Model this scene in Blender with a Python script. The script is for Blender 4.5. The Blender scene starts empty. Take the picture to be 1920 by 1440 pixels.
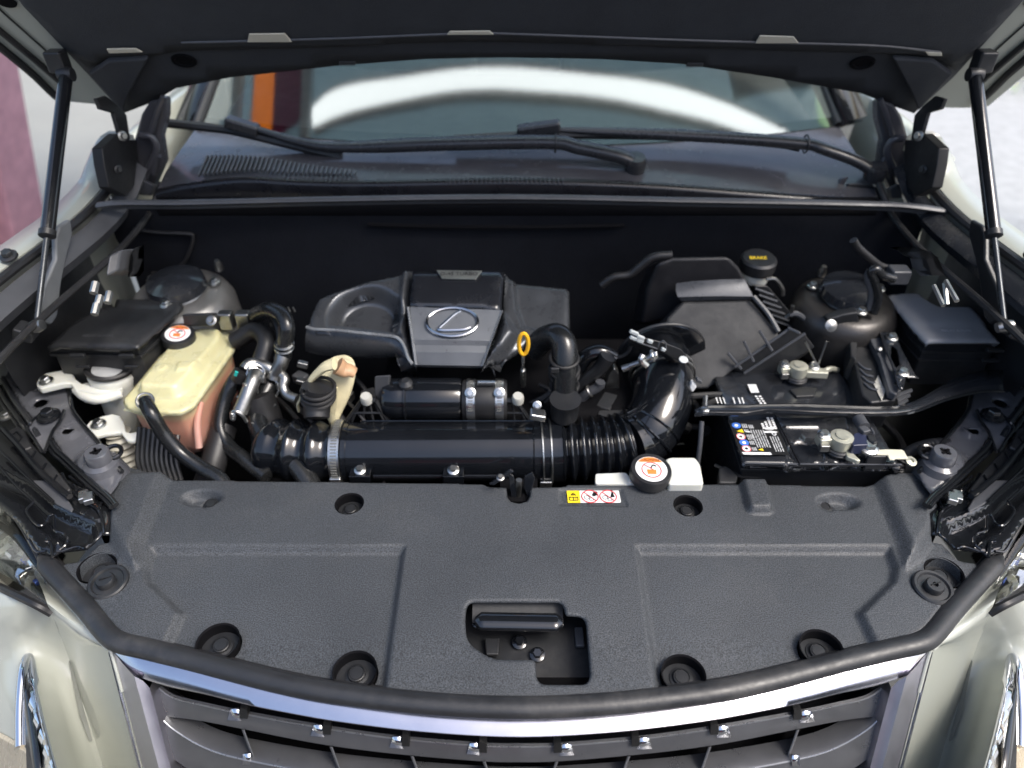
import bpy, bmesh, math, random
import numpy as np
from mathutils import Vector as V, Matrix
from mathutils.geometry import delaunay_2d_cdt
random.seed(4)
S = bpy.context.scene
COL = S.collection
R = math.radians
# ---------------------------------------------------------------- camera
TH = R(38.0); F = 1400.0; CAM = V((0, 0, 1.8))
cd = bpy.data.cameras.new('camera'); cam = bpy.data.objects.new('camera', cd); COL.objects.link(cam)
cam.location = CAM; cam.rotation_euler = (R(90) - TH, 0, 0)
cd.sensor_width = 36; cd.lens = 36 * F / 1920; cd.clip_start = .02; cd.clip_end = 3000
cd.dof.use_dof = True; cd.dof.focus_distance = 1.04; cd.dof.aperture_fstop = 2.4
S.camera = cam
# ---------------------------------------------------------------- world and sun
SUN_EL, SUN_AZ = 56.0, 62.0        # azimuth measured from -Y (towards the nose) to +X
w = bpy.data.worlds.new('World'); S.world = w; w.use_nodes = True
nt = w.node_tree; sky = nt.nodes.new('ShaderNodeTexSky'); sky.sky_type = 'NISHITA'; sky.sun_disc = False
sky.sun_elevation = R(SUN_EL); sky.sun_rotation = R(180 - SUN_AZ)
sky.air_density = 1.0; sky.dust_density = 4.0; sky.ozone_density = 1.0
nt.links.new(sky.outputs[0], nt.nodes['Background'].inputs[0]); nt.nodes['Background'].inputs[1].default_value = .15
sl = bpy.data.lights.new('sun', 'SUN'); sl.energy = 1.3; sl.angle = R(22); sl.color = (1, .98, .94)
so = bpy.data.objects.new('sun', sl); COL.objects.link(so)
sd = V((math.cos(R(SUN_EL)) * math.sin(R(SUN_AZ)), -math.cos(R(SUN_EL)) * math.cos(R(SUN_AZ)), math.sin(R(SUN_EL))))
so.rotation_euler = sd.to_track_quat('Z', 'Y').to_euler(); so.location = (1, -2, 6)
S.view_settings.view_transform = 'Standard'; S.view_settings.look = 'None'
S.view_settings.exposure = 1.1; S.view_settings.gamma = 1.0
S.render.engine = 'CYCLES'; S.cycles.max_bounces = 8; S.cycles.transparent_max_bounces = 12

# ---------------------------------------------------------------- photo geometry helpers
FW = V((0, math.cos(TH), -math.sin(TH))); UP = V((0, math.sin(TH), math.cos(TH))); RT = V((1, 0, 0))
def ray(p): return FW + RT * ((p[0] - 960) / F) - UP * ((p[1] - 720) / F)
def Z(p, z): r = ray(p); return CAM + r * ((z - CAM.z) / r.z)
def Y(p, y): r = ray(p); return CAM + r * (y / r.y)
def X(p, x): r = ray(p); return CAM + r * (x / r.x)
def D(p, d): return CAM + ray(p) * d
def PL(p, o, n):
    r = ray(p); return CAM + r * ((o - CAM).dot(n) / r.dot(n))
q1 = lambda u, v: (u / 3, v / 3)
q2 = lambda u, v: (640 + u / 3, v / 3)
q3 = lambda u, v: (1280 + u / 3, v / 3)
q4 = lambda u, v: (u / 3, 440 + v / 3)
q5 = lambda u, v: (480 + u / 3, 480 + v / 3)
q6 = lambda u, v: (960 + u / 3, 440 + v / 3)
q7 = lambda u, v: (1280 + u / 3, 440 + v / 3)
b1 = lambda u, v: (.4028 * u, 860 + .4028 * v)
b2 = lambda u, v: (600 + .4027 * u, 860 + .4027 * v)
b3 = lambda u, v: (1280 + .4028 * u, 860 + .4028 * v)
b6 = lambda u, v: (850 + .2918 * u, 880 + .2917 * v)
c1 = lambda u, v: (u * .2222, 620 + v * .2222)
c2 = lambda u, v: (1640 + u * .2222, 680 + v * .2222)
c3 = lambda u, v: (1340 + u * .10417, 760 + v * .10417)
c4 = lambda u, v: (1120 + u * .125, 600 + v * .125)
c5 = lambda u, v: (400 + u * .14583, 600 + v * .14583)
c6 = lambda u, v: (1040 + u / 12, 900 + v / 12)
c7 = lambda u, v: (u * .2083, 340 + v * .2083)
c8 = lambda u, v: (1680 + u * .2222, 380 + v * .2222)
d1 = lambda u, v: (740 + u * .125, 500 + v * .125)
d4 = lambda u, v: (u * .1806, 900 + v * .1806)
d5 = lambda u, v: (240 + u * .2396, 1220 + v * .2396)
d6 = lambda u, v: (1100 + u * .34375, 1220 + v * .34375)
d7 = lambda u, v: (1700 + u * .1806, v * .1806)
d8 = lambda u, v: (1480 + u * .1458, 780 + v * .1458)
def mp(f, *pts): return [f(*p) for p in pts]

# ---------------------------------------------------------------- materials
def lin(c): return tuple(((x / 255) / 12.92 if x / 255 <= .04045 else ((x / 255 + .055) / 1.055) ** 2.4) for x in c)
MATS = {}
def mat(name, col, rough=.5, metal=0, coat=0, bump=0, bscale=300, var=.15, vscale=12, rvar=.12, spec=.5, sss=0, trans=0, emit=None, dust=0, stretch=None):
    if name in MATS: return MATS[name]
    m = bpy.data.materials.new(name); m.use_nodes = True; n = m.node_tree; b = n.nodes['Principled BSDF']
    I = b.inputs
    tc = n.nodes.new('ShaderNodeTexCoord'); mpn = n.nodes.new('ShaderNodeMapping'); n.links.new(tc.outputs['Object'], mpn.inputs[0])
    if stretch: mpn.inputs['Scale'].default_value = stretch
    def noise(sc, det=4, ro=.6):
        t = n.nodes.new('ShaderNodeTexNoise'); t.inputs['Scale'].default_value = sc; t.inputs['Detail'].default_value = det
        t.inputs['Roughness'].default_value = ro; n.links.new(mpn.outputs[0], t.inputs['Vector']); return t
    I['Base Color'].default_value = (*col, 1); I['Roughness'].default_value = rough; I['Metallic'].default_value = metal
    I['Coat Weight'].default_value = coat; I['Coat Roughness'].default_value = .05
    I['Specular IOR Level'].default_value = spec
    if sss:
        I['Subsurface Weight'].default_value = sss; I['Subsurface Radius'].default_value = (.03, .025, .015); I['Subsurface Scale'].default_value = .5
    I['Transmission Weight'].default_value = trans
    if var:
        t = noise(vscale); mr = n.nodes.new('ShaderNodeMapRange'); mr.inputs['From Min'].default_value = .3; mr.inputs['From Max'].default_value = .7
        mr.inputs['To Min'].default_value = 1 - var; mr.inputs['To Max'].default_value = 1 + var
        n.links.new(t.outputs['Fac'], mr.inputs['Value'])
        vm = n.nodes.new('ShaderNodeVectorMath'); vm.operation = 'SCALE'; vm.inputs[0].default_value = col
        n.links.new(mr.outputs[0], vm.inputs['Scale']); src = vm.outputs[0]
        if dust:
            t3 = noise(5, 8, .75); r3 = n.nodes.new('ShaderNodeMapRange'); r3.inputs['From Min'].default_value = .52; r3.inputs['From Max'].default_value = .8
            r3.inputs['To Max'].default_value = dust; n.links.new(t3.outputs['Fac'], r3.inputs['Value'])
            mx = n.nodes.new('ShaderNodeMix'); mx.data_type = 'RGBA'; n.links.new(r3.outputs[0], mx.inputs['Factor'])
            n.links.new(src, mx.inputs[6]); mx.inputs[7].default_value = (.16, .15, .135, 1); src = mx.outputs[2]
        n.links.new(src, I['Base Color'])
    if rvar:
        t2 = noise(vscale * 2.3, 6, .7); m2 = n.nodes.new('ShaderNodeMapRange'); m2.inputs['From Min'].default_value = .3; m2.inputs['From Max'].default_value = .7
        m2.inputs['To Min'].default_value = max(.02, rough - rvar); m2.inputs['To Max'].default_value = min(1, rough + rvar)
        n.links.new(t2.outputs['Fac'], m2.inputs['Value']); n.links.new(m2.outputs[0], I['Roughness'])
    if bump:
        t4 = noise(bscale, 3, .55); bp = n.nodes.new('ShaderNodeBump'); bp.inputs['Strength'].default_value = bump; bp.inputs['Distance'].default_value = .001
        n.links.new(t4.outputs['Fac'], bp.inputs['Height']); n.links.new(bp.outputs[0], I['Normal'])
    if emit:
        I['Emission Color'].default_value = (*emit[0], 1); I['Emission Strength'].default_value = emit[1]
    MATS[name] = m; return m
M_GRAIN = mat('grained_plastic', (.035, .039, .044), .56, bump=.6, bscale=520, var=.12, vscale=6, rvar=.08, dust=.10)
nn = M_GRAIN.node_tree
_t = nn.nodes.new('ShaderNodeTexNoise'); _t.inputs['Scale'].default_value = 640; _t.inputs['Detail'].default_value = 3
_tc = [x for x in nn.nodes if x.type == 'MAPPING'][0]; nn.links.new(_tc.outputs[0], _t.inputs['Vector'])
_m = nn.nodes.new('ShaderNodeMapRange'); _m.inputs['From Min'].default_value = .36; _m.inputs['From Max'].default_value = .66; _m.inputs['To Min'].default_value = .5; _m.inputs['To Max'].default_value = 1.9  # grain highlights put into the base colour as bright speckle
nn.links.new(_t.outputs['Fac'], _m.inputs['Value'])
_v = nn.nodes.new('ShaderNodeVectorMath'); _v.operation = 'SCALE'; _b = nn.nodes['Principled BSDF']
_src = _b.inputs['Base Color'].links[0].from_socket; nn.links.new(_src, _v.inputs[0]); nn.links.new(_m.outputs[0], _v.inputs['Scale']); nn.links.new(_v.outputs[0], _b.inputs['Base Color'])
M_PLAS = mat('black_plastic', (.016, .017, .019), .42, bump=.15, bscale=500, var=.2, dust=.25)
M_MATTE = mat('matte_black_plastic', (.02, .021, .023), .6, bump=.25, bscale=420, var=.2, dust=.35)
M_SATIN = mat('satin_grey_plastic', (.06, .063, .07), .42, bump=.1, bscale=500, var=.15, dust=.2)
M_GLOSS = mat('gloss_black_paint', (.008, .009, .011), .12, coat=.6, rvar=.05, var=.2, dust=.12)
M_DGLOSS = mat('dark_panel_paint', (.016, .018, .022), .2, coat=.5, rvar=.06, var=.2, dust=.3)
M_RUB = mat('black_rubber', (.014, .014, .015), .48, bump=.12, bscale=200, var=.25, dust=.15)
M_SEAL = mat('weatherstrip_rubber', (.019, .020, .022), .42, bump=.2, bscale=160, var=.2, vscale=20, dust=.35)
M_HOSE = mat('hose_rubber', (.010, .011, .012), .26, bump=.08, bscale=300, var=.2, rvar=.1, dust=.15)
M_DUCT = mat('gloss_duct_plastic', (.006, .007, .009), .13, coat=.3, var=.2, rvar=.06, dust=.06, bump=.02, bscale=90)
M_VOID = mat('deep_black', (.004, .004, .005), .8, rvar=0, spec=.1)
M_ZINC = mat('zinc_steel', (.55, .56, .55), .32, metal=1, bump=.1, bscale=300, var=.2)
M_STEEL = mat('worn_steel', (.33, .33, .32), .38, metal=1, bump=.25, bscale=220, var=.3)
M_BRASS = mat('lead_terminal', (.46, .46, .38), .5, metal=.6, bump=.35, bscale=180, var=.25)
M_EMB = mat('emblem_chrome', (.42, .43, .45), .16, metal=1, rvar=.05, var=.1)
M_LEG = mat('satin_chrome_side', (.58, .57, .63), .42, metal=1, rvar=.04, var=.04)
M_SATCH = mat('satin_chrome', (.62, .61, .66), .2, metal=1, rvar=.04, var=.04)
M_CHROME = mat('chrome', (.78, .79, .82), .06, metal=1, rvar=.03, var=.04)
M_APRON = mat('apron_paint', (.08, .083, .094), .22, coat=.6, rvar=.08, var=.2, dust=.3)
M_GUN = mat('gunmetal_slat', (.15, .153, .162), .33, metal=.7, coat=.3, bump=.25, bscale=700, var=.12, rvar=.08)
M_PAINT = mat('pearl_white_paint', (.38, .395, .345), .3, coat=1, var=.03, vscale=4, rvar=.03)
M_COVER = mat('engine_cover_plastic', (.075, .08, .088), .32, metal=.55, bump=.15, bscale=600, var=.12, dust=.15)
M_COVERD = mat('engine_cover_gloss', (.012, .013, .016), .22, var=.1, coat=.3)
M_COVERC = mat('engine_cover_centre', (.15, .16, .175), .36, metal=.3, bump=.1, bscale=600, var=.1)
M_WHITEP = mat('natural_white_plastic', (.62, .63, .58), .38, sss=.3, var=.08, bump=.1, bscale=120)
M_TANK = mat('yellowed_tank_plastic', (.58, .54, .32), .3, sss=.7, var=.10, vscale=9, bump=.12, bscale=90)
M_LWH = mat('label_white', (.78, .79, .78), .4, var=.03)
M_YEL = mat('yellow_plastic', (.80, .42, .02), .35, var=.08)
M_LYEL = mat('label_yellow', (.85, .62, .02), .4, var=.03)
M_RED = mat('label_red', (.60, .04, .05), .4, var=.03)
M_ORG = mat('label_orange', (.72, .22, .05), .4, var=.05)
M_BLK = mat('label_black', (.01, .01, .01), .4, rvar=0)
M_BLU = mat('label_blue', (.05, .16, .55), .4, var=.03)
M_FOIL = mat('cream_heat_wrap', (.62, .56, .36), .55, bump=.5, bscale=60, var=.15, vscale=25)
M_COPPER = mat('tan_burnt_wrap', (.45, .27, .15), .5, bump=.5, bscale=80, var=.3, vscale=30)
M_BELLOW = mat('ivory_bellows', (.50, .48, .40), .5, var=.15)
M_FELT = mat('hood_felt', (.028, .031, .037), .85, bump=.8, bscale=500, var=.12, rvar=.05)
M_CLIP = mat('beige_clip', (.52, .49, .40), .6, var=.1)
M_COWL = mat('cowl_plastic', (.055, .055, .062), .2, bump=.03, bscale=300, var=.12, dust=.2)
M_CONC = mat('concrete', (.30, .30, .27), .85, bump=.4, bscale=40, var=.12, vscale=.8)
M_FOG = mat('lamp_chrome', (.7, .68, .62), .15, metal=1, bump=.5, bscale=60)

# ---------------------------------------------------------------- object helpers
ORG = {}; TOPS = []
def props(o, label=None, cat=None, group=None, kind=None):
    if label: o['label'] = label
    if cat: o['category'] = cat
    if group: o['group'] = group
    if kind: o['kind'] = kind
def thing(name, label=None, cat=None, group=None, kind=None):
    o = bpy.data.objects.new(name, None); COL.objects.link(o); o.empty_display_size = .05
    ORG[o] = V((0, 0, 0)); TOPS.append(o); props(o, label, cat, group, kind); return o
def put(name, verts, faces, m, parent=None, label=None, cat=None, group=None, kind=None, smooth=40, bevel=0, seg=2, solid=0, subs=0, uvsharp=None):
    vs = [V(v) for v in verts]
    mn = V((min(v.x for v in vs), min(v.y for v in vs), min(v.z for v in vs))); mx = V((max(v.x for v in vs), max(v.y for v in vs), max(v.z for v in vs)))
    o0 = V(((mn.x + mx.x) / 2, (mn.y + mx.y) / 2, mn.z))
    me = bpy.data.meshes.new(name); me.from_pydata([v - o0 for v in vs], [], [list(f) for f in faces]); me.update()
    bm = bmesh.new(); bm.from_mesh(me)
    if not solid: bmesh.ops.recalc_face_normals(bm, faces=bm.faces)
    bm.to_mesh(me); bm.free()
    if smooth:
        me.polygons.foreach_set('use_smooth', [True] * len(me.polygons))
        me.set_sharp_from_angle(angle=R(smooth))
    me.materials.append(m)
    o = bpy.data.objects.new(name, me); COL.objects.link(o)
    p = ORG[parent] if parent else V((0, 0, 0)); o.parent = parent; o.location = o0 - p; ORG[o] = o0
    if subs:
        md = o.modifiers.new('sub', 'SUBSURF'); md.levels = md.render_levels = subs
    if solid:
        md = o.modifiers.new('thick', 'SOLIDIFY'); md.thickness = abs(solid); md.offset = -1 if solid > 0 else 1
    if bevel:
        md = o.modifiers.new('bev', 'BEVEL'); md.width = bevel; md.segments = seg; md.limit_method = 'ANGLE'; md.angle_limit = R(35); md.harden_normals = True
    props(o, label, cat, group, kind); return o
class MB:
    def __init__(s): s.v = []; s.f = []
    def add(s, vs, fs):
        n = len(s.v); s.v += [V(v) for v in vs]; s.f += [[i + n for i in f] for f in fs]; return s
    def put(s, name, m, parent=None, **k): return put(name, s.v, s.f, m, parent, **k)
    def box(s, c, size, rot=None):
        c = V(c); rot = rot or Matrix.Identity(3); h = V(size) / 2
        vs = [c + rot @ V((sx * h.x, sy * h.y, sz * h.z)) for sx in (-1, 1) for sy in (-1, 1) for sz in (-1, 1)]
        return s.add(vs, [(0, 1, 3, 2), (4, 6, 7, 5), (0, 4, 5, 1), (2, 3, 7, 6), (0, 2, 6, 4), (1, 5, 7, 3)])
    def prism(s, pts, ext):
        pts = [V(p) for p in pts]; n = len(pts); ext = V(ext)
        return s.add(pts + [p + ext for p in pts], [list(range(n)), list(range(2 * n - 1, n - 1, -1))] + [(i, i + n, (i + 1) % n + n, (i + 1) % n) for i in range(n)])
    def loft(s, rows, closed=False, caps=False):
        m = len(rows[0]); vs = [p for r in rows for p in r]; fs = []
        for i in range(len(rows) - 1):
            for j in range(m - (0 if closed else 1)):
                fs.append((i * m + j, i * m + (j + 1) % m, (i + 1) * m + (j + 1) % m, (i + 1) * m + j))
        if caps: fs += [list(range(m))[::-1], [(len(rows) - 1) * m + j for j in range(m)]]
        return s.add(vs, fs)
    def tube(s, path, r, n=14, caps=True, smooth=6, flat=1.0, closed=False):
        pts = spline(path, smooth, closed) if smooth else [V(p) for p in path]
        L = [0]
        for i in range(1, len(pts)): L.append(L[-1] + (pts[i] - pts[i - 1]).length)
        tot = L[-1] or 1; rows = []; prev = None
        for i, p in enumerate(pts):
            if closed: t = (pts[(i + 1) % len(pts)] - pts[i - 1])
            else: t = (pts[min(i + 1, len(pts) - 1)] - pts[max(i - 1, 0)])
            t.normalize()
            if prev is None: u = t.cross(V((0, 0, 1))) if abs(t.z) < .9 else t.cross(V((1, 0, 0)))
            else: u = prev - t * prev.dot(t)
            u.normalize(); prev = u; w_ = t.cross(u)
            rr = r(L[i] / tot) if callable(r) else r
            rows.append([p + (u * math.cos(a) + w_ * math.sin(a) * flat) * rr for a in [2 * math.pi * k / n for k in range(n)]])
        if closed: rows.append(rows[0]); caps = False
        return s.loft(rows, True, caps)
    def lathe(s, prof, o, ax=(0, 0, 1), n=24, caps=True, xs=1.0, ref=None):
        o = V(o); ax = V(ax).normalized(); u = V(ref) if ref else (ax.cross(V((0, 1, 0))) if abs(ax.y) < .9 else ax.cross(V((1, 0, 0))))
        u = (u - ax * u.dot(ax)).normalized(); w_ = ax.cross(u)
        rows = [[o + (u * math.cos(a) * xs + w_ * math.sin(a)) * r + ax * z for a in [2 * math.pi * k / n for k in range(n)]] for r, z in prof]
        return s.loft(rows, True, caps)
    def bolt(s, p, ax=(0, 0, 1), r=.006):
        p = V(p); ax = V(ax).normalized()
        s.lathe([(r * 1.55, -r * .3), (r * 1.55, r * .12), (r * 1.15, r * .3)], p, ax, 20)
        s.lathe([(r, r * .25), (r, r * .95), (r * .86, r * 1.12), (r * .2, r * 1.12)], p, ax, 6)
        return s
    def ring(s, c, ax, R_, r, n=28, k=8, ys=1.0, ref=None):
        c = V(c); ax = V(ax).normalized(); u = V(ref) if ref else (ax.cross(V((0, 1, 0))) if abs(ax.y) < .9 else ax.cross(V((1, 0, 0))))
        u = (u - ax * u.dot(ax)).normalized(); w_ = ax.cross(u)
        return s.tube([c + u * math.cos(2 * math.pi * i / n) * R_ + w_ * math.sin(2 * math.pi * i / n) * R_ * ys for i in range(n)], r, k, smooth=0, closed=True)
    def band(s, c, ax, r, wd, th=.0012, n=36, ref=None):
        return s.lathe([(r, -wd / 2), (r + th, -wd / 2), (r + th, wd / 2), (r, wd / 2)], c, ax, n)
def spline(P, k=6, closed=False):
    P = [V(p) for p in P]
    if len(P) < 3: 
        return [P[0].lerp(P[-1], i / k) for i in range(k + 1)]
    out = []; n = len(P)
    rng = range(n) if closed else range(n - 1)
    for i in rng:
        p0 = P[i - 1] if (i > 0 or closed) else P[0] * 2 - P[1]; p1 = P[i]; p2 = P[(i + 1) % n]
        p3 = P[(i + 2) % n] if (i + 2 < n or closed) else P[-1] * 2 - P[-2]
        for j in range(k):
            t = j / k
            out.append(.5 * ((2 * p1) + (p2 - p0) * t + (2 * p0 - 5 * p1 + 4 * p2 - p3) * t * t + (3 * p1 - p0 - 3 * p2 + p3) * t ** 3))
    if not closed: out.append(P[-1].copy())
    return out
def sp2(P, k=5, closed=False):
    return [(v.x, v.y) for v in spline([V((p[0], p[1], 0)) for p in P], k, closed)]
def rounded(P, r, k=5):
    """round the corners of a 2D polygon"""
    out = []; n = len(P)
    for i in range(n):
        a, b, c = V(P[i - 1]), V(P[i]), V(P[(i + 1) % n])
        rr = r[i] if isinstance(r, (list, tuple)) else r
        d1_, d2_ = (a - b), (c - b); t = min(rr, d1_.length * .45, d2_.length * .45)
        if t < 1e-6: out.append(tuple(b)); continue
        s_, e_ = b + d1_.normalized() * t, b + d2_.normalized() * t
        for j in range(k + 1):
            q = j / k; out.append(tuple(s_ * (1 - q) ** 2 + b * 2 * q * (1 - q) + e_ * q * q))
    return out
def sdp(P, poly):
    P = np.asarray(P, float); poly = np.asarray(poly, float); A = poly; B = np.roll(poly, -1, 0)
    dmin = np.full(len(P), 1e9); ins = np.zeros(len(P), bool)
    for a, b in zip(A, B):
        ab = b - a; L = ab @ ab
        if L < 1e-14: continue
        t = np.clip(((P - a) @ ab) / L, 0, 1); d = np.hypot(*(P - (a + t[:, None] * ab)).T); dmin = np.minimum(dmin, d)
        c = (a[1] > P[:, 1]) != (b[1] > P[:, 1])
        with np.errstate(divide='ignore', invalid='ignore'):
            xx = (b[0] - a[0]) * (P[:, 1] - a[1]) / ((b[1] - a[1]) if b[1] != a[1] else 1e-12) + a[0]
        ins ^= c & (P[:, 0] < xx)
    return np.where(ins, dmin, -dmin)
def sstep(t): t = np.clip(t, 0, 1); return t * t * (3 - 2 * t)
def relief(name, outline, o, n, feats, m, parent=None, step=.005, thick=.003, roll=.0, rw=.006, holes=(), hf=None, ex=(1, 0, 0), direct=False, **kw):
    """sheet on the plane (o,n) cut to the outline seen in the photo, with raised or sunk features"""
    o = V(o); n = V(n).normalized(); ex = V(ex); ex = (ex - n * ex.dot(n)).normalized(); ey = n.cross(ex)
    def l2(p):
        q = (PL(p, o, n) if not direct else V(p)) - o; return (q.dot(ex), q.dot(ey))
    OL = [l2(p) for p in outline]; HL = [[l2(p) for p in h] for h in holes]
    FE = []
    for f in feats:
        if f[0] == 'p': FE.append(('p', [l2(p) for p in f[1]], f[2], f[3]))
        elif f[0] == 'c': FE.append(('c', l2(f[1]), f[2], f[3], f[4]))
        elif f[0] == 'e': FE.append(('e', l2(f[1]), f[2], f[3], f[4], f[5]))
    def dens(P, st, close=True):
        out = []; idx = range(len(P)) if close else range(len(P) - 1)
        for i in idx:
            a, b = np.array(P[i]), np.array(P[(i + 1) % len(P)]); k = max(1, int(np.hypot(*(b - a)) / st))
            for j in range(k): out.append(tuple(a + (b - a) * j / k))
        return out
    pts = []; edges = []; loops = []
    for P in [OL] + HL:
        d = dens(P, step); s0 = len(pts); pts += d; loops.append(d)
        edges += [(s0 + i, s0 + (i + 1) % len(d)) for i in range(len(d))]
    for f in FE:
        if f[0] == 'p':
            d = dens(f[1], step)
            inn = sdp(d, OL) > step * .3
            pts += [p for p, k in zip(d, inn) if k]
        elif f[0] == 'c':
            for rr in (f[2], f[2] - f[4] * .5, f[2] - f[4], f[2] * .5):
                k = max(12, int(6.28 * rr / step * 1.6)) if rr > 0 else 0
                ring = [(f[1][0] + rr * math.cos(6.2832 * i / k), f[1][1] + rr * math.sin(6.2832 * i / k)) for i in range(k)]
                if ring:
                    inn = sdp(ring, OL) > step * .3; pts += [p for p, q in zip(ring, inn) if q]
    a = np.array(OL); x0, y0 = a.min(0); x1, y1 = a.max(0)
    gx, gy = np.meshgrid(np.arange(x0 + step / 2, x1, step), np.arange(y0 + step / 2, y1, step)); gx[::2] += step * .5
    G = np.c_[gx.ravel(), gy.ravel()]
    G = G[sdp(G, OL) > step * .4]
    for h in HL: G = G[sdp(G, h) < -step * .4]
    for f in FE:
        if f[0] == 'c':
            dd = np.hypot(G[:, 0] - f[1][0], G[:, 1] - f[1][1]); G = G[~((dd > f[2] - f[4] - step * .4) & (dd < f[2] + step * .4))]
    pts += [tuple(p) for p in G]
    vs, es, fs = delaunay_2d_cdt([V(p) for p in pts], edges, [], 0, 1e-6)[:3]
    Q = np.array([tuple(v) for v in vs]); T = np.array([f for f in fs if len(f) == 3])
    cen = Q[T].mean(1); keep = sdp(cen, OL) > 0
    for h in HL: keep &= sdp(cen, h) < 0
    T = T[keep]; z = np.zeros(len(Q))
    for f in FE:
        if f[0] == 'p': z += f[2] * sstep(sdp(Q, f[1]) / f[3])
        elif f[0] == 'c': z += f[3] * sstep((f[2] - np.hypot(Q[:, 0] - f[1][0], Q[:, 1] - f[1][1])) / f[4])
        elif f[0] == 'e':
            dd = np.hypot((Q[:, 0] - f[1][0]) / f[2], (Q[:, 1] - f[1][1]) / f[3]); z += f[4] * sstep((1 - dd) / f[5])
    if roll:
        ed = np.maximum(sdp(Q, OL), 0)
        for h in HL: ed = np.minimum(ed, np.maximum(-sdp(Q, h), 0))
        t = np.clip(ed / rw, 0, 1); z -= roll * (1 - np.sqrt(np.clip(1 - (1 - t) ** 2, 0, 1)))
    if hf: z += hf(Q)
    W = [o + ex * q[0] + ey * q[1] + n * zz for q, zz in zip(Q, z)]
    used = sorted(set(T.ravel().tolist())); ix = {k: i for i, k in enumerate(used)}
    # triangles counter clockwise in (ex,ey) face along n
    fs2 = []
    for t in T.tolist():
        a_, b_, c_ = Q[t[0]], Q[t[1]], Q[t[2]]
        cr = (b_[0] - a_[0]) * (c_[1] - a_[1]) - (b_[1] - a_[1]) * (c_[0] - a_[0])
        t = t if cr > 0 else t[::-1]; fs2.append([ix[k] for k in t])
    ob = put(name, [W[k] for k in used], fs2, m, parent, solid=thick, smooth=kw.pop('smooth', 55), **kw)
    ob['_fr'] = 0; del ob['_fr']
    return ob
def text(s, size, origin, ex, n, m, name='lettering', parent=None, extr=.0002, align='CENTER', sx=1.0, shear=0, bold=0):
    cu = bpy.data.curves.new('t', 'FONT'); cu.body = s; cu.size = size; cu.extrude = extr; cu.align_x = align; cu.align_y = 'CENTER'; cu.shear = shear; cu.offset = bold
    to = bpy.data.objects.new('t', cu); COL.objects.link(to); dg = bpy.context.evaluated_depsgraph_get(); dg.update()
    me = bpy.data.meshes.new_from_object(to.evaluated_get(dg)); bpy.data.objects.remove(to)
    n = V(n).normalized(); ex = V(ex); ex = (ex - n * ex.dot(n)).normalized(); ey = n.cross(ex); o = V(origin)
    vs = [o + ex * v.co.x * sx + ey * v.co.y + n * v.co.z for v in me.vertices]; fs = [list(p.vertices) for p in me.polygons]
    bpy.data.meshes.remove(me)
    return put(name, vs, fs, m, parent, smooth=0)
def finish():
    """put every thing's empty at the base of its parts"""
    for o in TOPS:
        ch = [c for c in COL.objects if c.parent == o]
        if not ch: continue
        P = [ORG[c] for c in ch]
        b = V((sum(p.x for p in P) / len(P), sum(p.y for p in P) / len(P), min(p.z for p in P)))
        o.location = b
        for c in ch: c.location = c.location - b
XC = .0135        # middle of the car
# ================================================================ RADIATOR COVER
MR = lambda p: (1952 - p[0], p[1])
ZC = .95
cov_r = mp(b3, (845, 125), (1060, 70), (1180, 235), (1140, 275), (1150, 330), (1165, 380), (1215, 385), (1290, 460), (1370, 470), (1395, 490), (1385, 520))
cov_r += [(1785, 1118), (1735, 1180), (1700, 1202), (1590, 1228), (1509, 1248), (1428, 1267), (1330, 1286), (1151, 1306), (976, 1314)]
cov_l = [MR(p) for p in cov_r[::-1][1:]]
cov_l[-1] = b1(815, 95); cov_l[-2] = b1(590, 20); cov_l[-3] = b1(495, 190); cov_l[-4] = b1(530, 240)
back = [(905, 906), (915, 911), (950, 912), (951, 930), (958, 939), (974, 942), (988, 938), (993, 928), (994, 912), (1060, 911), (1062, 908), (1380, 906)]
outline = cov_l + back + cov_r
hole = rounded(mp(b6, (75, 960), (90, 850), (700, 850), (722, 935), (850, 945), (882, 1370), (535, 1370), (530, 1215), (240, 1212), (85, 1100)), [14, 22, 22, 5, 20, 20, 25, 8, 30, 22])
cover = thing('radiator_cover', 'wide grained black plastic cover across the front of the engine bay behind the grille', 'radiator cover')
rec = [(1188, 1020), (1673, 1020), (1689, 1065), (1684, 1092), (1624, 1150), (1652, 1208), (1660, 1300), (1232, 1345)]
wing = [(1622, 880), (1667, 997), (1677, 1021), (1683, 1061), (1700, 1078), (1735, 1052), (1760, 1010), (1820, 880)]
PINS = [((655, 944), .0225), ((1290, 948), .0225), ((408, 1203), .028), ((665, 1257), .028), ((1282, 1264), .028), ((1541, 1215), .028), ((181, 1063), .0265), ((1771, 1072), .0265)]
feats = [('p', rec, -.011, .012), ('p', [MR(p) for p in rec], -.011, .012), ('p', wing, .016, .024), ('p', [MR(p) for p in wing], .016, .024)]
feats += [('c', p, r, -.019, .0022) for p, r in PINS]
feats += [('e', (1574, 940), .037, .019, -.015, .62), ('e', (378, 933), .037, .019, -.015, .62)]
feats += [('c', (1550, 944), .016, -.004, .004), ('c', (391, 938), .016, -.004, .004)]
feats += [('p', rounded([(1380, 890), (1436, 890), (1455, 966), (1398, 966)], 16), .013, .009), ('p', [(1047, 916), (1166, 916), (1180, 950), (1047, 948)], -.003, .0025)]
def cov_h(Q): return -.006 * np.clip((.60 - Q[:, 1]) / .16, 0, 1) ** 2 - .012 * np.clip((np.abs(Q[:, 0] - XC) - .5) / .2, 0, 1) ** 2
relief('cover_panel', outline, (0, 0, ZC), (0, 0, 1), feats, M_GRAIN, cover, step=.0033, thick=.003, roll=.003, rw=.004, holes=[hole], hf=cov_h)
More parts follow.
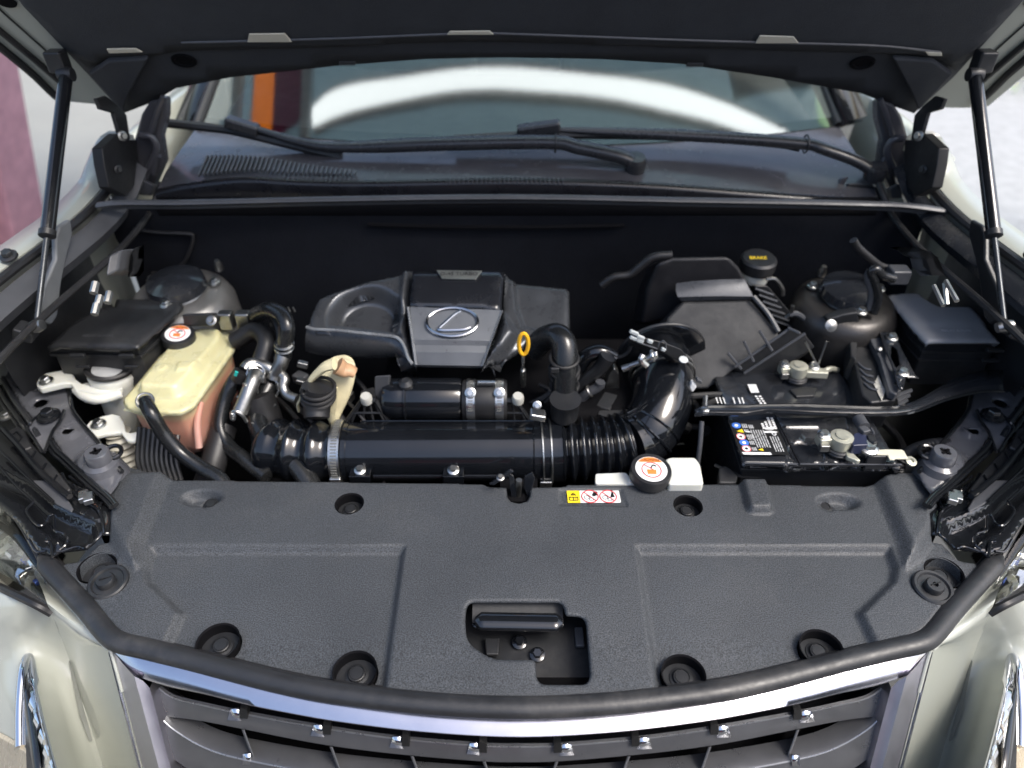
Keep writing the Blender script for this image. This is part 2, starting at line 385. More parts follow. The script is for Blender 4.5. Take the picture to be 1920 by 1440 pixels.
def zc_at(p, dz=0):
    q = Z(p, ZC); return Z(p, ZC - .006 * min(1, max(0, (.60 - q.y) / .16)) ** 2 - .012 * min(1, max(0, (abs(q.x - XC) - .5) / .2)) ** 2 + dz)
pinprof = [(.0148, 0), (.0148, .0022), (.0112, .003), (.0108, .0062), (.0098, .0068), (.0094, .0056), (.0084, .0056), (.008, .0066), (.002, .0068)]
for p, r in PINS + [((1550, 941), .02), ((391, 935), .02)]:
    c = zc_at(p) + V((0, .004 if r > .025 else .002, -.0185 if r != .02 else -.018))
    if r != .02:
        MB().lathe([(r - .0002, .0185), (r - .0022, .0165), (r - .0026, .001)], zc_at(p) + V((0, 0, -.0185)), (0, 0, 1), 36, caps=False).put('shaded_pin_seat_wall', M_VOID, cover)  # shade inside the recess put into a deep black wall ring
        MB().lathe([(r - .0026, .001), (.012, .0008)], zc_at(p) + V((0, 0, -.0185)), (0, 0, 1), 36, caps=False).put('pin_seat', M_PLAS, cover)
    MB().lathe([(a * (1 if r > .025 else .88), b) for a, b in pinprof], c, (0, -.05, 1), 28).put('push_pin', M_PLAS, cover)
for k, p in enumerate([(203, 1092), (1749, 1102)]):
    c = zc_at(p, .001); s = 1 if k else -1
    MB().lathe([(.0275, -.002), (.0275, .002), (.0255, .004), (.022, .0038), (.020, .001), (.014, .001)], c, (s * .05, -.1, 1), 32).put('plug_flange', M_PLAS, cover)
    kb = MB().lathe([(.0125, .0), (.0125, .008), (.0108, .0105), (.004 if k else .001, .0105)] + ([(.004, .006)] if k else []), c + V((-.001, -.001, 0)), (s * .05, -.1, 1), 28)
    kb.put('plug_head', M_PLAS, cover, label='turned plug head with a cross slot')
    MB().box(c + V((0, -.001, .011)), (.016, .0018, .0016), Matrix.Rotation(R(20), 3, 'Z')).put('plug_slot', M_BLK, cover)
# dark tray with release lever under the cut-out
tr = thing('bonnet_release', 'black bonnet release lever and bolts in the cut-out of the radiator cover', 'release lever')
tm = MB(); tm.prism([Z(b6(20, 800), .90), Z(b6(760, 790), .90), Z(b6(920, 900), .90), Z(b6(950, 1420), .90), Z(b6(500, 1420), .90), Z(b6(20, 1250), .90)], (0, 0, -.01)); tm.put('tray', M_PLAS, tr)
lv = MB(); A = Z(b6(140, 975), .938); B_ = Z(b6(700, 985), .938)
lv.tube([A + (B_ - A) * t for t in (0, .04, .3, .7, .96, 1)], lambda t: .0135 * min(1, .45 + 9 * min(t, 1 - t)) , 18, flat=.55).put('lever_bar', M_GLOSS, tr)
MB().tube([Z(b6(125, 1000), .93), Z(b6(190, 1016), .93), Z(b6(640, 1016), .93), Z(b6(705, 1000), .93)], .0022, 8).put('lever_edge', M_GLOSS, tr)
lv = MB(); A = Z(b6(120, 905), .93); B_ = Z(b6(705, 905), .93); lv.box((A + B_) / 2, ((B_ - A).length, .035, .004), Matrix.Rotation(R(28), 3, 'X')).put('lever_plate', M_MATTE, tr, bevel=.001)
for p in ((425, 1110), (540, 1190)):
    MB().bolt(Z(b6(*p), .906), (0, -.2, 1), .0065).put('bolt', M_GLOSS, tr)
MB().box(Z(b6(810, 1080), .905), (.012, .03, .006)).put('tray_clip', M_SATIN, tr, bevel=.002)
MB().prism([Z(b6(200, 1080), .912), Z(b6(300, 1080), .912), Z(b6(290, 1190), .912), Z(b6(210, 1190), .912)], (0, 0, -.006)).put('tray_rib', M_PLAS, tr, bevel=.002)
# bonnet latch at the rear notch
la = thing('bonnet_latch', 'black bonnet latch hook standing in the notch of the radiator cover', 'latch')
m = MB()
m.prism([Z(q5(1430, 1205), .99), Z(q5(1450, 1215), .99), Z(q5(1340, 1290), .955), Z(q5(1310, 1285), .955)], (0, .01, -.006))
m.prism([Z(q5(1420, 1215), .985), Z(q5(1450, 1240), .98), Z(q5(1470, 1370), .93), Z(q5(1435, 1370), .93)], (0, .012, -.01))
m.prism([Z(q5(1555, 1215), .985), Z(q5(1570, 1250), .975), Z(q5(1535, 1370), .93), Z(q5(1505, 1300), .95), Z(q5(1510, 1240), .975)], (0, .012, -.01))
m.put('latch_plate', M_DGLOSS, la, bevel=.001)
MB().tube([Z(q5(1480, 1260), .97), Z(q5(1477, 1300), .955), Z(q5(1475, 1345), .935)], .005, 10).put('hook', M_STEEL, la)
MB().bolt(Z(q5(1375, 1245), .985), (0, -.3, 1), .004).put('rivet', M_STEEL, la)
MB().box(Z(q5(1478, 1340), .925), (.06, .05, .02)).put('latch_base', M_VOID, la)
# warning sticker
st = thing('warning_sticker', 'yellow and white no-touch warning sticker on the radiator cover', 'sticker')
zs = ZC - .0018
def SP(u, v, dz=0): return Z(c6(u, v), zs + dz)
sO = Z(c6(850, 375), zs); 
def flat_poly(name, f, z, pts, m, parent, th=.0003, **k): return MB().prism([Z(f(*p), z) for p in pts], (0, 0, -th)).put(name, m, parent, smooth=0, **k)
flat_poly('white_panel', c6, zs + .0008, [(560, 240), (1440, 240), (1490, 480), (1480, 505), (585, 508)], M_LWH, st, th=.0007)
flat_poly('yellow_panel', c6, zs + .0009, [(270, 240), (556, 240), (582, 508), (300, 508)], M_LYEL, st, th=.0007)
flat_poly('warning_triangle', c6, zs + .0012, [(345, 345), (415, 278), (488, 345)], M_BLK, st)
flat_poly('exclamation_mark', c6, zs + .0015, [(408, 300), (424, 300), (420, 328), (412, 328)], M_LYEL, st)
m = MB(); bk = mp(c6, (330, 385), (425, 395), (520, 385), (528, 455), (425, 465), (340, 458))
for i in range(6): m.tube([Z(bk[i], zs + .0012), Z(bk[(i + 1) % 6], zs + .0012)], .0007, 5, smooth=1)
m.tube([Z(c6(425, 395), zs + .0012), Z(c6(430, 465), zs + .0012)], .0007, 5, smooth=1); m.put('booklet_symbol', M_BLK, st)
text('i', .010, Z(c6(478, 425), zs + .0013), (1, 0, 0), (0, 0, 1), M_BLK, 'lettering', st)
for cx, fx in ((795, 1), (1205, -1)):
    cc = Z(c6(cx, 370), zs + .0013); Rr = .0128
    MB().ring(cc, (0, 0, 1), Rr, .0009, 36, 5).put('prohibition_ring', M_RED, st)
    MB().tube([cc + V((-.009, .009, 0)), cc + V((.009, -.009, 0))], .0008, 5, smooth=1).put('prohibition_bar', M_RED, st)
    m = MB(); z2 = cc + V((0, 0, -.0001))
    if fx == 1:
        m.prism([z2 + V(a) for a in [(.003, .003, 0), (.007, .012, 0), (.013, .010, 0), (.011, .003, 0), (.006, 0, 0)]], (0, 0, -.0003))
    else:
        m.prism([z2 + V(a) for a in [(.003, -.002, 0), (.006, .010, 0), (.005, .014, 0), (.0075, .014, 0), (.008, .010, 0), (.010, -.001, 0)]], (0, 0, -.0003))
    m.put('hand_symbol', M_BLK, st)
    MB().ring(cc + V((-.005, -.002, 0)), (0, 0, 1), .0038, .0005, 18, 4).ring(cc + V((.002, -.006, 0)), (0, 0, 1), .003, .0005, 18, 4).put('pulley_symbol', M_BLK, st)

# ================================================================ WEATHERSTRIP
sl_r = [(1876, 1042), (1860, 1062), (1824, 1102), (1784, 1146), (1752, 1185), (1727, 1203), (1670, 1217), (1590, 1237), (1509, 1258), (1428, 1278), (1330, 1297), (1151, 1318), (976, 1326)]
sl = [MR(p) for p in sl_r] + sl_r[::-1][1:]
seal = thing('weatherstrip', 'thick black rubber seal curving along the nose above the chrome grille', 'rubber seal')
P = [Z((p[0], p[1] + 1), .944) for p in sl]
MB().tube(P, lambda t: .0138 * min(1, .35 + 40 * min(t, 1 - t)), 20, smooth=6, flat=.85).put('seal_bead', M_SEAL, seal)
MB().tube([p + V((0, .016, -.010)) for p in P], .006, 8, smooth=4).put('seal_lip', M_RUB, seal)
MB().tube([p + V((0, .002, -.012)) for p in P], .006, 8, smooth=4).put('seal_base', M_RUB, seal)

# ================================================================ NOSE SURFACE
def Yn(x):
    a = abs(x - XC); return .452 + .33 * a * a + .75 * max(0, a - .5) ** 1.3
def N(p, off=0):
    r = ray(p); lo, hi = .3, 3.0
    for _ in range(40):
        t = (lo + hi) / 2; q = CAM + r * t
        if q.y - (Yn(q.x) + .5 * (q.z - .93) + off) < 0: lo = t
        else: hi = t
    return CAM + r * lo
grille = thing('front_grille', 'chrome-framed dark grille at the bottom of the photo', 'grille')
ct = [(211, 1218), (282, 1237), (362, 1259), (443, 1281), (524, 1300), (640, 1322), (801, 1343), (976, 1352)]; ct += [MR(p) for p in ct[::-1][1:]]
cb = [(252, 1268), (310, 1287), (385, 1303), (457, 1321), (530, 1336), (640, 1355), (801, 1374), (976, 1383)]; cb += [MR(p) for p in cb[::-1][1:]]
ct = sp2(ct, 5); cb = sp2(cb, 5)
rows = []
for a, b in zip(ct, cb):
    A = N(a); B_ = N(b, -.012)
    rows.append([A + V((0, .018, .002)), A + V((0, .005, .002)), A + V((0, .002, 0)), A.lerp(B_, .06), A.lerp(B_, .5) + V((0, -.0004, .0003)), A.lerp(B_, .94), B_ + V((0, .001, -.0008)), B_ + V((0, .004, -.003)), B_ + V((0, .035, -.006))])
MB().loft(rows).put('chrome_top_bar', M_SATCH, grille, smooth=50)
for s in (0, 1):
    fm = (lambda p: p) if not s else MR
    o_ = [(211, 1220), (268, 1440), (300, 1560)]; i_ = [(252, 1268), (294, 1420), (330, 1560)]; v_ = [(281, 1290), (322, 1440), (352, 1560)]
    rows = []
    for t in [k / 10 for k in range(11)]:
        f = lambda L: fm(tuple(np.array(L[0]) * (1 - t) + np.array(L[2]) * t) )
        A, B_, C_ = N(f(o_), .0), N(f(i_), -.018), N(f(v_), -.008)
        rows.append([A + V((0, .02, 0)), A, A.lerp(B_, .5) + V((0, -.0008, 0)), B_, B_.lerp(C_, .5) + V((0, .002, 0)), C_, C_ + V((0, .04, 0))])
    MB().loft(rows).put('chrome_side_bar', M_LEG, grille, smooth=30)
    MB().tube([N(fm((206, 1222)), -.001), N(fm((262, 1440)), -.001), N(fm((294, 1560)), -.001)], .0022, 8).put('chrome_edge', M_SATCH, grille)
M_EDGE_HI = mat('slat_highlight_metal', (.35, .36, .38), .3, metal=.8)  # highlight along the slat tops put into a brighter metal
def slat(top, bot, depth, name='slat', off=.012, drop=-.006):
    T = sp2(top, 6); B2 = sp2(bot, 6); rows = []
    for a, b in zip(T, B2):
        A = N(a, off); B_ = N(b, off)
        rows.append([A + V((0, depth, drop)), A + V((0, .004, .0004)), A, A.lerp(B_, .5) + V((0, -.002, 0)), B_, B_ + V((0, .003, -.0015)), B_ + V((0, depth, -.001))])
    MB().loft(rows).put(name, M_GUN, grille, smooth=40)
    MB().tube([r_[2] + V((0, -.0004, .0004)) for r_ in rows[::2]], .0011, 6, smooth=0).put('slat_highlight', M_EDGE_HI, grille)
t1 = [(291, 1284), (325, 1308), (380, 1322), (456, 1338), (600, 1364), (737, 1384), (898, 1398), (976, 1400)]; t1 += [MR(p) for p in t1[::-1][1:]]
u1 = [(312, 1344), (345, 1347), (390, 1354), (456, 1367), (600, 1395), (737, 1413), (898, 1427), (976, 1429)]; u1 += [MR(p) for p in u1[::-1][1:]]
slat(t1, u1, .02, drop=-.035)
t2 = [(302, 1346), (329, 1370), (384, 1402), (456, 1424), (600, 1450), (737, 1466), (898, 1478), (976, 1480)]; t2 += [MR(p) for p in t2[::-1][1:]]
u2 = [(p[0] + (0 if p[0] < 400 else 0), p[1] + 34 + (22 if abs(p[0] - 976) > 500 else 0)) for p in t2]
slat(t2, u2, .030, off=.004)
t3 = [(p[0], p[1] + 78) for p in t2]; slat(t3, [(p[0], p[1] + 40) for p in t3], .030, off=.004)
HK = [(444, 1336), (600, 1366), (748, 1388), (893, 1400), (1058, 1400), (1204, 1388), (1352, 1366), (1508, 1338)]
for p in HK:
    s = 1 if p[0] < 976 else -1
    a = N((p[0] - 9 * s, p[1] - 8), .004); 
    def hp(dx, dy, off=.008): return N((p[0] + dx * s, p[1] + dy), off)
    MB().loft([[hp(-12, -6), hp(2, -8), hp(6, -4, .010), hp(8, 1, .014)], [hp(-18, 14), hp(-4, 15), hp(6, 16, .009), hp(16, 14, .014)]]).put('slat_hook', M_CHROME, grille, solid=-.002)
    MB().prism([hp(6, -9, .005), hp(19, -5, .005), hp(20, 12, .005), hp(5, 11, .005)], (0, .012, 0)).put('slat_notch', M_BLK, grille)
for p in [(453, 1368), (618, 1400), (770, 1418), (905, 1428), (1047, 1428), (1182, 1418), (1334, 1400), (1499, 1368)]:
    s = 1 if p[0] < 976 else -1
    MB().loft([[N((p[0] + dx * s + 20 * s * t, p[1] + 55 * t), .010 + dd) for t in (0, .3, .6, 1)] for dx, dd in ((0, 0), (3, -.001), (5, 0), (6, .05))]).put('fin', M_GUN, grille)
    MB().loft([[N((p[0] + dx * s, p[1] + 52 + dy), .003) for dx in (2, 16)] for dy in (-6, 14)]).put('fin_clip', M_CHROME, grille, solid=-.003)
m = MB(); m.loft([[N((x, y), .075) for x in range(260, 1700, 40)] for y in (1270, 1330, 1450, 1600)]); m.put('grille_backing', M_VOID, grille)

# ================================================================ BUMPER, HEADLAMPS, APRONS (both sides)
for s in (0, 1):
    fm = (lambda p: p) if not s else MR
    side = 'right' if s else 'left'; sg = 1 if s else -1
    # bumper corner
    bp = thing('bumper_corner', 'pearl white bumper corner with slim lamp slot at the lower %s of the photo' % side, 'bumper')
    C_ = sp2([(66, 1066), (139, 1146), (197, 1213), (208, 1222), (235, 1320), (268, 1450), (300, 1580)], 5)
    K_ = sp2([(64, 1072), (80, 1108), (95, 1150), (124, 1222), (152, 1310), (190, 1430), (225, 1580)], 5)
    rows = []; KYS = []
    for c_, k_ in zip(C_, K_):
        A = N(fm(c_), -.001); B_ = Y(fm(k_), A.y + .075 * min(1, max(0, (k_[1] - 1072) / 100))); KYS.append((k_[1], B_.y, k_[0]))
        n_ = V((0, -.35, .2)).normalized() * .0
        rows.append([A + V((0, .03, -.012)), A + V((0, .002, 0)), A, A.lerp(B_, .33) + V((0, -.002, 0)), A.lerp(B_, .66) + V((0, -.002, 0)), B_])
    MB().loft(rows).put('bumper_blade', M_PAINT, bp, smooth=50, label='painted blade between the chrome grille frame and the bumper skin')
    MB().tube([N(fm(p), -.003) for p in C_[2:20]], .0022, 8, smooth=2).put('blade_edge', M_PAINT, bp)
    # main skin
    KW = KYS
    ky = np.array([k[0] for k in KW]); kyy = np.array([k[1] for k in KW]); kxx = np.array([k[2] for k in KW])
    def SKN(p, off=0):
        dx = max(0, float(np.interp(p[1], ky, kxx)) - p[0])
        return Y(fm(p), float(np.interp(p[1], ky, kyy)) + .00012 * dx + .0000018 * dx * dx - .13 * min(1, dx / 90) ** 1.5 * max(0, (p[1] - 1090) / 350) + off)
    top = [(97, 1152), (86, 1143), (60, 1127), (30, 1110), (0, 1094), (-60, 1062), (-200, 1000)]
    rows = []
    for tx, ty in top:
        row = []
        for i in range(14):
            t = i / 13; y = ty + (1590 - ty) * t; kx = float(np.interp(y, ky, kxx)); f_ = (96 - tx) / 296
            row.append(SKN((kx - (kx + 200) * f_, y)))
        rows.append(row)
    MB().loft(rows).put('bumper_skin', M_PAINT, bp, smooth=60)
    MB().tube([SKN(p, -.003) for p in [(97, 1150), (60, 1130), (0, 1101), (-90, 1057)]], .006, 8).put('lamp_gap_seal', M_RUB, bp)
    MB().prism([SKN(p, -.004) for p in [(128, 1240), (136, 1262), (172, 1392), (166, 1388), (150, 1345)]], (0, .004, 0)).put('blade_scoop', mat('scoop_grey', (.22, .23, .21), .4), bp, bevel=.001)
    dl = thing('daytime_lamp', 'chrome arrow-shaped daytime lamp in the bumper at the lower %s edge' % side, 'lamp')
    hp_ = [(38, 1400), (38, 1330), (43, 1262), (50, 1234), (57, 1240), (66, 1290), (84, 1370), (105, 1450), (120, 1500)]
    MB().tube([SKN(p, -.006) for p in hp_], lambda t: .0062 if t < .45 else .0025, 12).put('chrome_trim', M_CHROME, dl)
    MB().loft([[SKN((44, y), -.001) for y in (1256, 1330, 1400, 1500)], [SKN((50 + (y - 1260) * .12, y), .0) - V((0, .010, 0)) for y in (1260, 1330, 1400, 1500)], [SKN((58 + (y - 1270) * .25, y), -.001) for y in (1262, 1330, 1400, 1500)]]).put('reflector', M_FOG, dl, smooth=60)
    MB().loft([[SKN((44 + (y - 1250) * .03, y), -.010) for y in (1250, 1300, 1400, 1500)], [SKN((48 + (y - 1250) * .14, y), -.007) for y in (1250, 1300, 1400, 1500)]]).put('dark_insert', M_GLOSS, dl, solid=.002)
    for k in range(5): MB().prism([SKN(p, -.012) for p in [(56 + k * 9, 1310 + k * 30), (62 + k * 9, 1330 + k * 30), (60 + k * 9, 1336 + k * 30), (53 + k * 9, 1322 + k * 30)]], (0, .003, 0)).put('facet', M_CHROME, dl)
    MB().prism([SKN(p, -.004) for p in [(-40, 1360), (0, 1382), (46, 1408), (90, 1470), (90, 1560), (-40, 1560)]], (0, .006, 0)).put('lower_lens', mat('warm_lens', (.62, .52, .36), .25, coat=.8, bump=.6, bscale=50), dl, bevel=.002)
    # headlamp
    hl = thing('headlamp', 'clear headlamp corner at the %s edge beside the rubber seal' % side, 'headlamp')
    ho = [(-160, 860), (-80, 905), (0, 948), (30, 978), (62, 1032), (84, 1072), (97, 1150), (60, 1132), (0, 1100), (-160, 1020)]
    def HL(p, off=0):
        t = (p[1] - (948 + 1.15 * p[0])) / 100
        return Z(fm(p), .935 - .07 * max(-.2, min(1.6, t)) + off)
    hp3 = [HL(p) for p in ho]
    cH = sum(hp3, V()) / len(hp3)
    MB().prism([q + V((0, .02, -.035)) for q in hp3], (0, .01, -.05)).put('lamp_bowl', mat('lamp_bowl_grey', (.34, .35, .32), .3, metal=.5, bump=.9, bscale=28, var=.5, vscale=22), hl)
    rng = random.Random(5)
    for k in range(26):
        u = rng.uniform(-5, 78); v = 965 + u * 1.2 + rng.uniform(0, 70)
        q = HL((u, v), -.022)
        MB().box(q, (rng.uniform(.006, .022), rng.uniform(.003, .012), rng.uniform(.004, .012)), Matrix.Rotation(rng.uniform(0, 3), 3, 'Z') @ Matrix.Rotation(rng.uniform(-.8, .8), 3, 'X')).put('reflector_facet', (mat('blue_reflector', (.10, .18, .65), .2, metal=.5) if k in (7, 18) else (M_CHROME, M_FOG, M_WHITEP, mat('lamp_bezel_grey', (.2, .2, .18), .3))[k % 4]), hl, bevel=.001)
    MB().prism([HL(p, -.012) for p in [(-160, 980), (0, 1066), (70, 1098), (90, 1120), (94, 1142), (60, 1126), (0, 1094), (-160, 1014)]], (0, .005, -.01)).put('lamp_bezel', mat('lamp_bezel', (.25, .25, .21), .35, coat=.5), hl, bevel=.002)
    gm = mat('lamp_lens', (.95, .97, .96), .03, trans=1, var=0, rvar=0)
    rows = []
    lt_ = sp2([(-160, 860), (-80, 905), (0, 948), (30, 978), (62, 1032), (84, 1072)], 4); lb_ = sp2([(-160, 1020), (-80, 1062), (0, 1100), (35, 1118), (70, 1135), (97, 1150)], 4)
    MB().loft([[HL(p) for p in lt_], [HL(((p[0] * 2 + q[0]) / 3, (p[1] * 2 + q[1]) / 3), .006) for p, q in zip(lt_, lb_)], [HL(((p[0] + q[0] * 2) / 3, (p[1] + q[1] * 2) / 3), .007) for p, q in zip(lt_, lb_)], [HL(p) for p in lb_]]).put('lens', gm, hl, smooth=60, solid=-.003)
    MB().tube([HL(p) for p in [(-160, 858), (0, 944), (34, 974), (66, 1030), (82, 1062)]], .0045, 8).put('lens_edge', M_RUB, hl)
    MB().prism([HL(p, -.004) for p in [(-160, 820), (0, 925), (40, 955), (75, 1020), (66, 1034), (30, 980), (0, 950), (-160, 862)]], (0, .01, -.02)).put('lamp_surround', M_PLAS, hl)
    # ---- apron
    ap = thing('inner_fender', 'glossy black pressed-steel inner fender with holes on the %s side of the bay' % side, 'inner fender')
    za = .975; f1 = lambda u, v: fm((lambda p: p)(c1(u, v)))
    outl = mp(f1, (-260, 420), (20, 360), (150, 290), (165, 235), (210, 208), (290, 215), (430, 340), (575, 480), (610, 600), (640, 700), (720, 800), (910, 1040), (1040, 1195), (985, 1300), (905, 1400), (700, 1230), (560, 1090), (440, 900), (260, 740), (160, 600), (80, 470), (0, 380), (-260, 560))
    holes = []
    for u, v, rr in ((325, 335, .0085), (190, 445, .0078), (335, 600, .0105), (573, 855, .0085), (213, 225, .005)):
        c = Z(f1(u, v), za); holes.append([(c + V((math.cos(a) * rr, math.sin(a) * rr, 0))) for a in [6.2832 * i / 16 for i in range(16)]])
    inv = lambda q: (960 + F * (q - CAM).dot(RT) / (q - CAM).dot(FW), 720 - F * (q - CAM).dot(UP) / (q - CAM).dot(FW))
    holes = [[inv(q) for q in h] for h in holes]
    fe = [('c', f1(335, 600), .017, -.002, .004), ('p', mp(f1, (500, 820), (640, 815), (700, 860), (600, 930), (480, 890)), .005, .006),
          ('c', f1(850, 1090), .045, .018, .03), ('p', mp(f1, (-260, 300), (20, 360), (150, 400), (420, 330), (300, 200), (100, 150)), .010, .012),
          ('p', mp(f1, (60, 440), (170, 420), (310, 400), (380, 480), (300, 520), (180, 500)), -.004, .006),
          ('p', mp(f1, (-200, 700), (170, 610), (450, 900), (560, 1090), (905, 1400), (700, 1500)), -.012, .010)]
    relief('apron_panel', outl, (0, 0, za), (0, 0, 1), fe, M_APRON, ap, step=.006, thick=.002, roll=.002, rw=.004, holes=holes)
    m = MB()
    m.tube([Z(f1(*p), za + .003) for p in [(575, 480), (590, 560), (620, 680), (700, 790), (820, 930), (910, 1050), (1030, 1190)]], .0035, 10)
    m.put('flange', M_GLOSS, ap)
    for k, (dz, du, rr) in enumerate(((.004, 0, .0042), (-.004, -34, .0045))):
        MB().tube([Z(f1(p[0] + du, p[1] + abs(du) * .5), za + dz) for p in [(430, 940), (480, 1010), (560, 1080), (700, 1210), (800, 1300), (920, 1400), (980, 1470)]], rr, 10).put('rail_bead', M_GLOSS, ap)
    for k, (dz, du, rr) in enumerate(((.0, 0, .005), (-.01, -60, .0055), (-.015, -105, .004))):
        MB().tube([Z(f1(p[0] + du, p[1] + abs(du) * .3), za + dz) for p in [(-260, 250), (-60, 300), (20, 400), (120, 580), (250, 760), (330, 900)]], rr, 10).put('edge_bead', M_GLOSS if k else M_DGLOSS, ap)
    # strap bracket
    pb = mp(f1, (350, 690), (520, 645), (552, 672), (500, 770), (440, 860), (395, 960), (375, 1030), (330, 1010), (250, 850), (235, 820), (265, 760))
    MB().prism([Z(p, za + (.012 if i < 3 or i == 10 else .002)) for i, p in enumerate(pb)], (0, 0, -.003)).put('strap_bracket', M_APRON, ap, bevel=.001)
    MB().tube([Z(f1(*p), za + .012) for p in [(350, 700), (290, 745), (258, 780)]] + [Z(f1(*p), za + .004) for p in [(238, 830), (300, 930), (355, 1020)]], .0026, 8).put('strap_edge', M_GLOSS, ap)
    MB().tube([Z(f1(*p), za + z_) for p, z_ in [((540, 670), .013), ((500, 770), .008), ((440, 860), .006), ((375, 1025), .004)]], .0026, 8).put('strap_edge', M_GLOSS, ap)
    b = MB().bolt(Z(f1(410, 715), za + .014), (0, 0, 1), .0105); b.lathe([(.019, 0), (.019, .002), (.012, .003)], Z(f1(410, 720), za + .011), (0, 0, 1), 24); b.put('bolt', M_GLOSS, ap)
    # rubber stop
    c = Z(f1(850, 1110), za + .012)
    MB().lathe([(.034, -.03), (.026, .0), (.019, .004), (.0185, .02), (.0165, .023), (.007, .023), (.006, .016)], c, (0, 0, 1), 28).put('rubber_stop', M_APRON, ap)
    MB().box(c + V((0, 0, .0235)), (.017, .004, .0012), Matrix.Rotation(R(35), 3, 'Z')).box(c + V((0, 0, .0235)), (.004, .017, .0012), Matrix.Rotation(R(35), 3, 'Z')).put('stop_slot', M_VOID, ap)
    MB().ring(c + V((-sg * .014, .016, .006)), (0, -.2, 1), .013, .0035).put('wire_loop', M_GLOSS, ap)
    # lower housing between apron and lamp
    hs = thing('lamp_housing', 'black plastic lamp housing and duct between headlamp and inner fender on the %s' % side, 'housing')
    g1 = lambda u, v: fm(d4(u, v))
    zh = .955
    ol = [fm(p) for p in [(-120, 640), (-40, 700), (20, 760), (75, 850), (125, 905)]] + mp(g1, (880, 60), (1060, 150), (1100, 230), (1180, 290), (1190, 380), (1140, 560), (1060, 560), (990, 600), (900, 710), (620, 740), (540, 790), (470, 750), (400, 740), (300, 620), (180, 430), (0, 280)) + [fm(p) for p in [(-120, 860)]]
    fe = [('p', mp(g1, (-400, -300), (300, 0), (560, 230), (760, 330), (1000, 430), (1040, 560), (880, 700), (640, 700), (500, 640), (200, 250), (-400, -100)), -.018, .014),
          ('p', mp(g1, (450, 560), (550, 380), (580, 530), (680, 570), (690, 660), (620, 730)), .010, .008),
          ('p', mp(g1, (500, -100), (760, 140), (1000, 300), (1030, 330), (1000, 260), (700, -100)), .012, .01)]
    relief('housing_panel', ol, (0, 0, zh), (0, 0, 1), fe, M_GLOSS, hs, step=.006, thick=.002, roll=.004, rw=.005)
    MB().prism([Z(p, zh + .012) for p in mp(g1, (330, 0), (480, 0), (700, 190), (760, 290), (740, 330), (590, 250), (380, 70))], (0, 0, -.004)).put('housing_reflection', M_SATIN, hs, bevel=.002)  # reflection on the housing built as a lighter grey strip
    for pts in ([(-60, -200), (170, 60), (345, 225)], [(640, -70), (760, 130), (1000, 290), (1060, 420), (1075, 560)], [(720, -40), (860, 60), (1050, 130), (1070, 190), (1020, 300)], [(640, 745), (800, 695), (880, 715)], [(470, 640), (525, 660), (545, 800)], [(300, 620), (380, 740), (480, 740)], [(345, 225), (280, 330), (400, 470), (480, 440), (520, 370), (560, 380), (570, 520), (680, 570), (690, 660), (620, 725)]):
        MB().tube([Z(p, zh + (.004 if i % 2 else .006)) for i, p in enumerate(mp(g1, *pts))], .0022, 8).put('housing_edge', M_GLOSS, hs)
    m = MB()
    for p in mp(g1, (870, 170), (920, 190)): m.box(Z(p, zh + .02), (.014, .02, .01), Matrix.Rotation(R(25 * -sg), 3, 'Z'))
    m.put('spring_clip', M_ZINC, hs, bevel=.002)
    m = MB(); P2 = mp(f1, (220, 900), (330, 1010), (470, 1160), (600, 1330), (560, 1360), (420, 1230), (250, 1060), (160, 960)); m.prism([Z(p, za - .003) for p in P2], (0, 0, -.012)); m.put('duct_cover', M_PLAS, hs, bevel=.003)
    for k in range(3):
        MB().tube([Z(f1(300 + 90 * k, 1020 + 100 * k), za - .001), Z(f1(270 + 90 * k, 1070 + 100 * k), za - .001)], .0016, 6, smooth=1).put('duct_rib', M_GLOSS, hs)
    MB().tube([Z(p, za + .002) for p in mp(f1, (20, 830), (90, 900), (190, 1010), (330, 1180), (480, 1310), (590, 1400))], .0048, 8).put('duct_edge', M_GLOSS, hs)
    MB().tube([Z(p, za - .006) for p in mp(f1, (0, 1010), (100, 1110), (200, 1210), (330, 1330), (450, 1440))], .0022, 8).put('duct_edge', M_GLOSS, hs)
    MB().prism([Z(p, za + .004) for p in mp(f1, (40, 860), (150, 800), (200, 830), (270, 980), (190, 1010), (90, 910))], (0, 0, -.01)).put('clip_block', M_PLAS, hs, bevel=.003)
    MB().tube([Z(p, za + .0055) for p in mp(f1, (105, 880), (140, 850), (185, 900), (160, 935), (105, 880))], .0014, 6, smooth=1).put('clip_rim', M_GLOSS, hs)
    MB().bolt(Z(f1(45, 720), za + .004), (0, 0, 1), .007).put('clip_screw', M_STEEL, hs)

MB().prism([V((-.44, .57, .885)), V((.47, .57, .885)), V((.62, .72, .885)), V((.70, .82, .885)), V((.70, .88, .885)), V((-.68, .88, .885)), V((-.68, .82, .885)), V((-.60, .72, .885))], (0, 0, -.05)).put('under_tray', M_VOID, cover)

lowf = thing('lower_bumper', 'dark lower bumper valance under the grille', 'bumper')
MB().loft([[V((XC + x, Yn(XC + x) + dy, z)) for x in np.linspace(-.62, .62, 25)] for dy, z in ((-.10, .66), (-.13, .50), (-.12, .32), (-.05, .22), (.15, .20))]).put('valance', M_PLAS, lowf, smooth=60)
for s in (-1, 1):
    MB().loft([[V((XC + s * x, y + dy, z)) for x, y in ((.60, .50), (.72, .53), (.84, .60), (.93, .76), (.945, .95))] for dy, z in ((0, .52), (-.02, .42), (.0, .28), (.06, .20))]).put('valance_corner', M_PAINT, lowf, smooth=60)
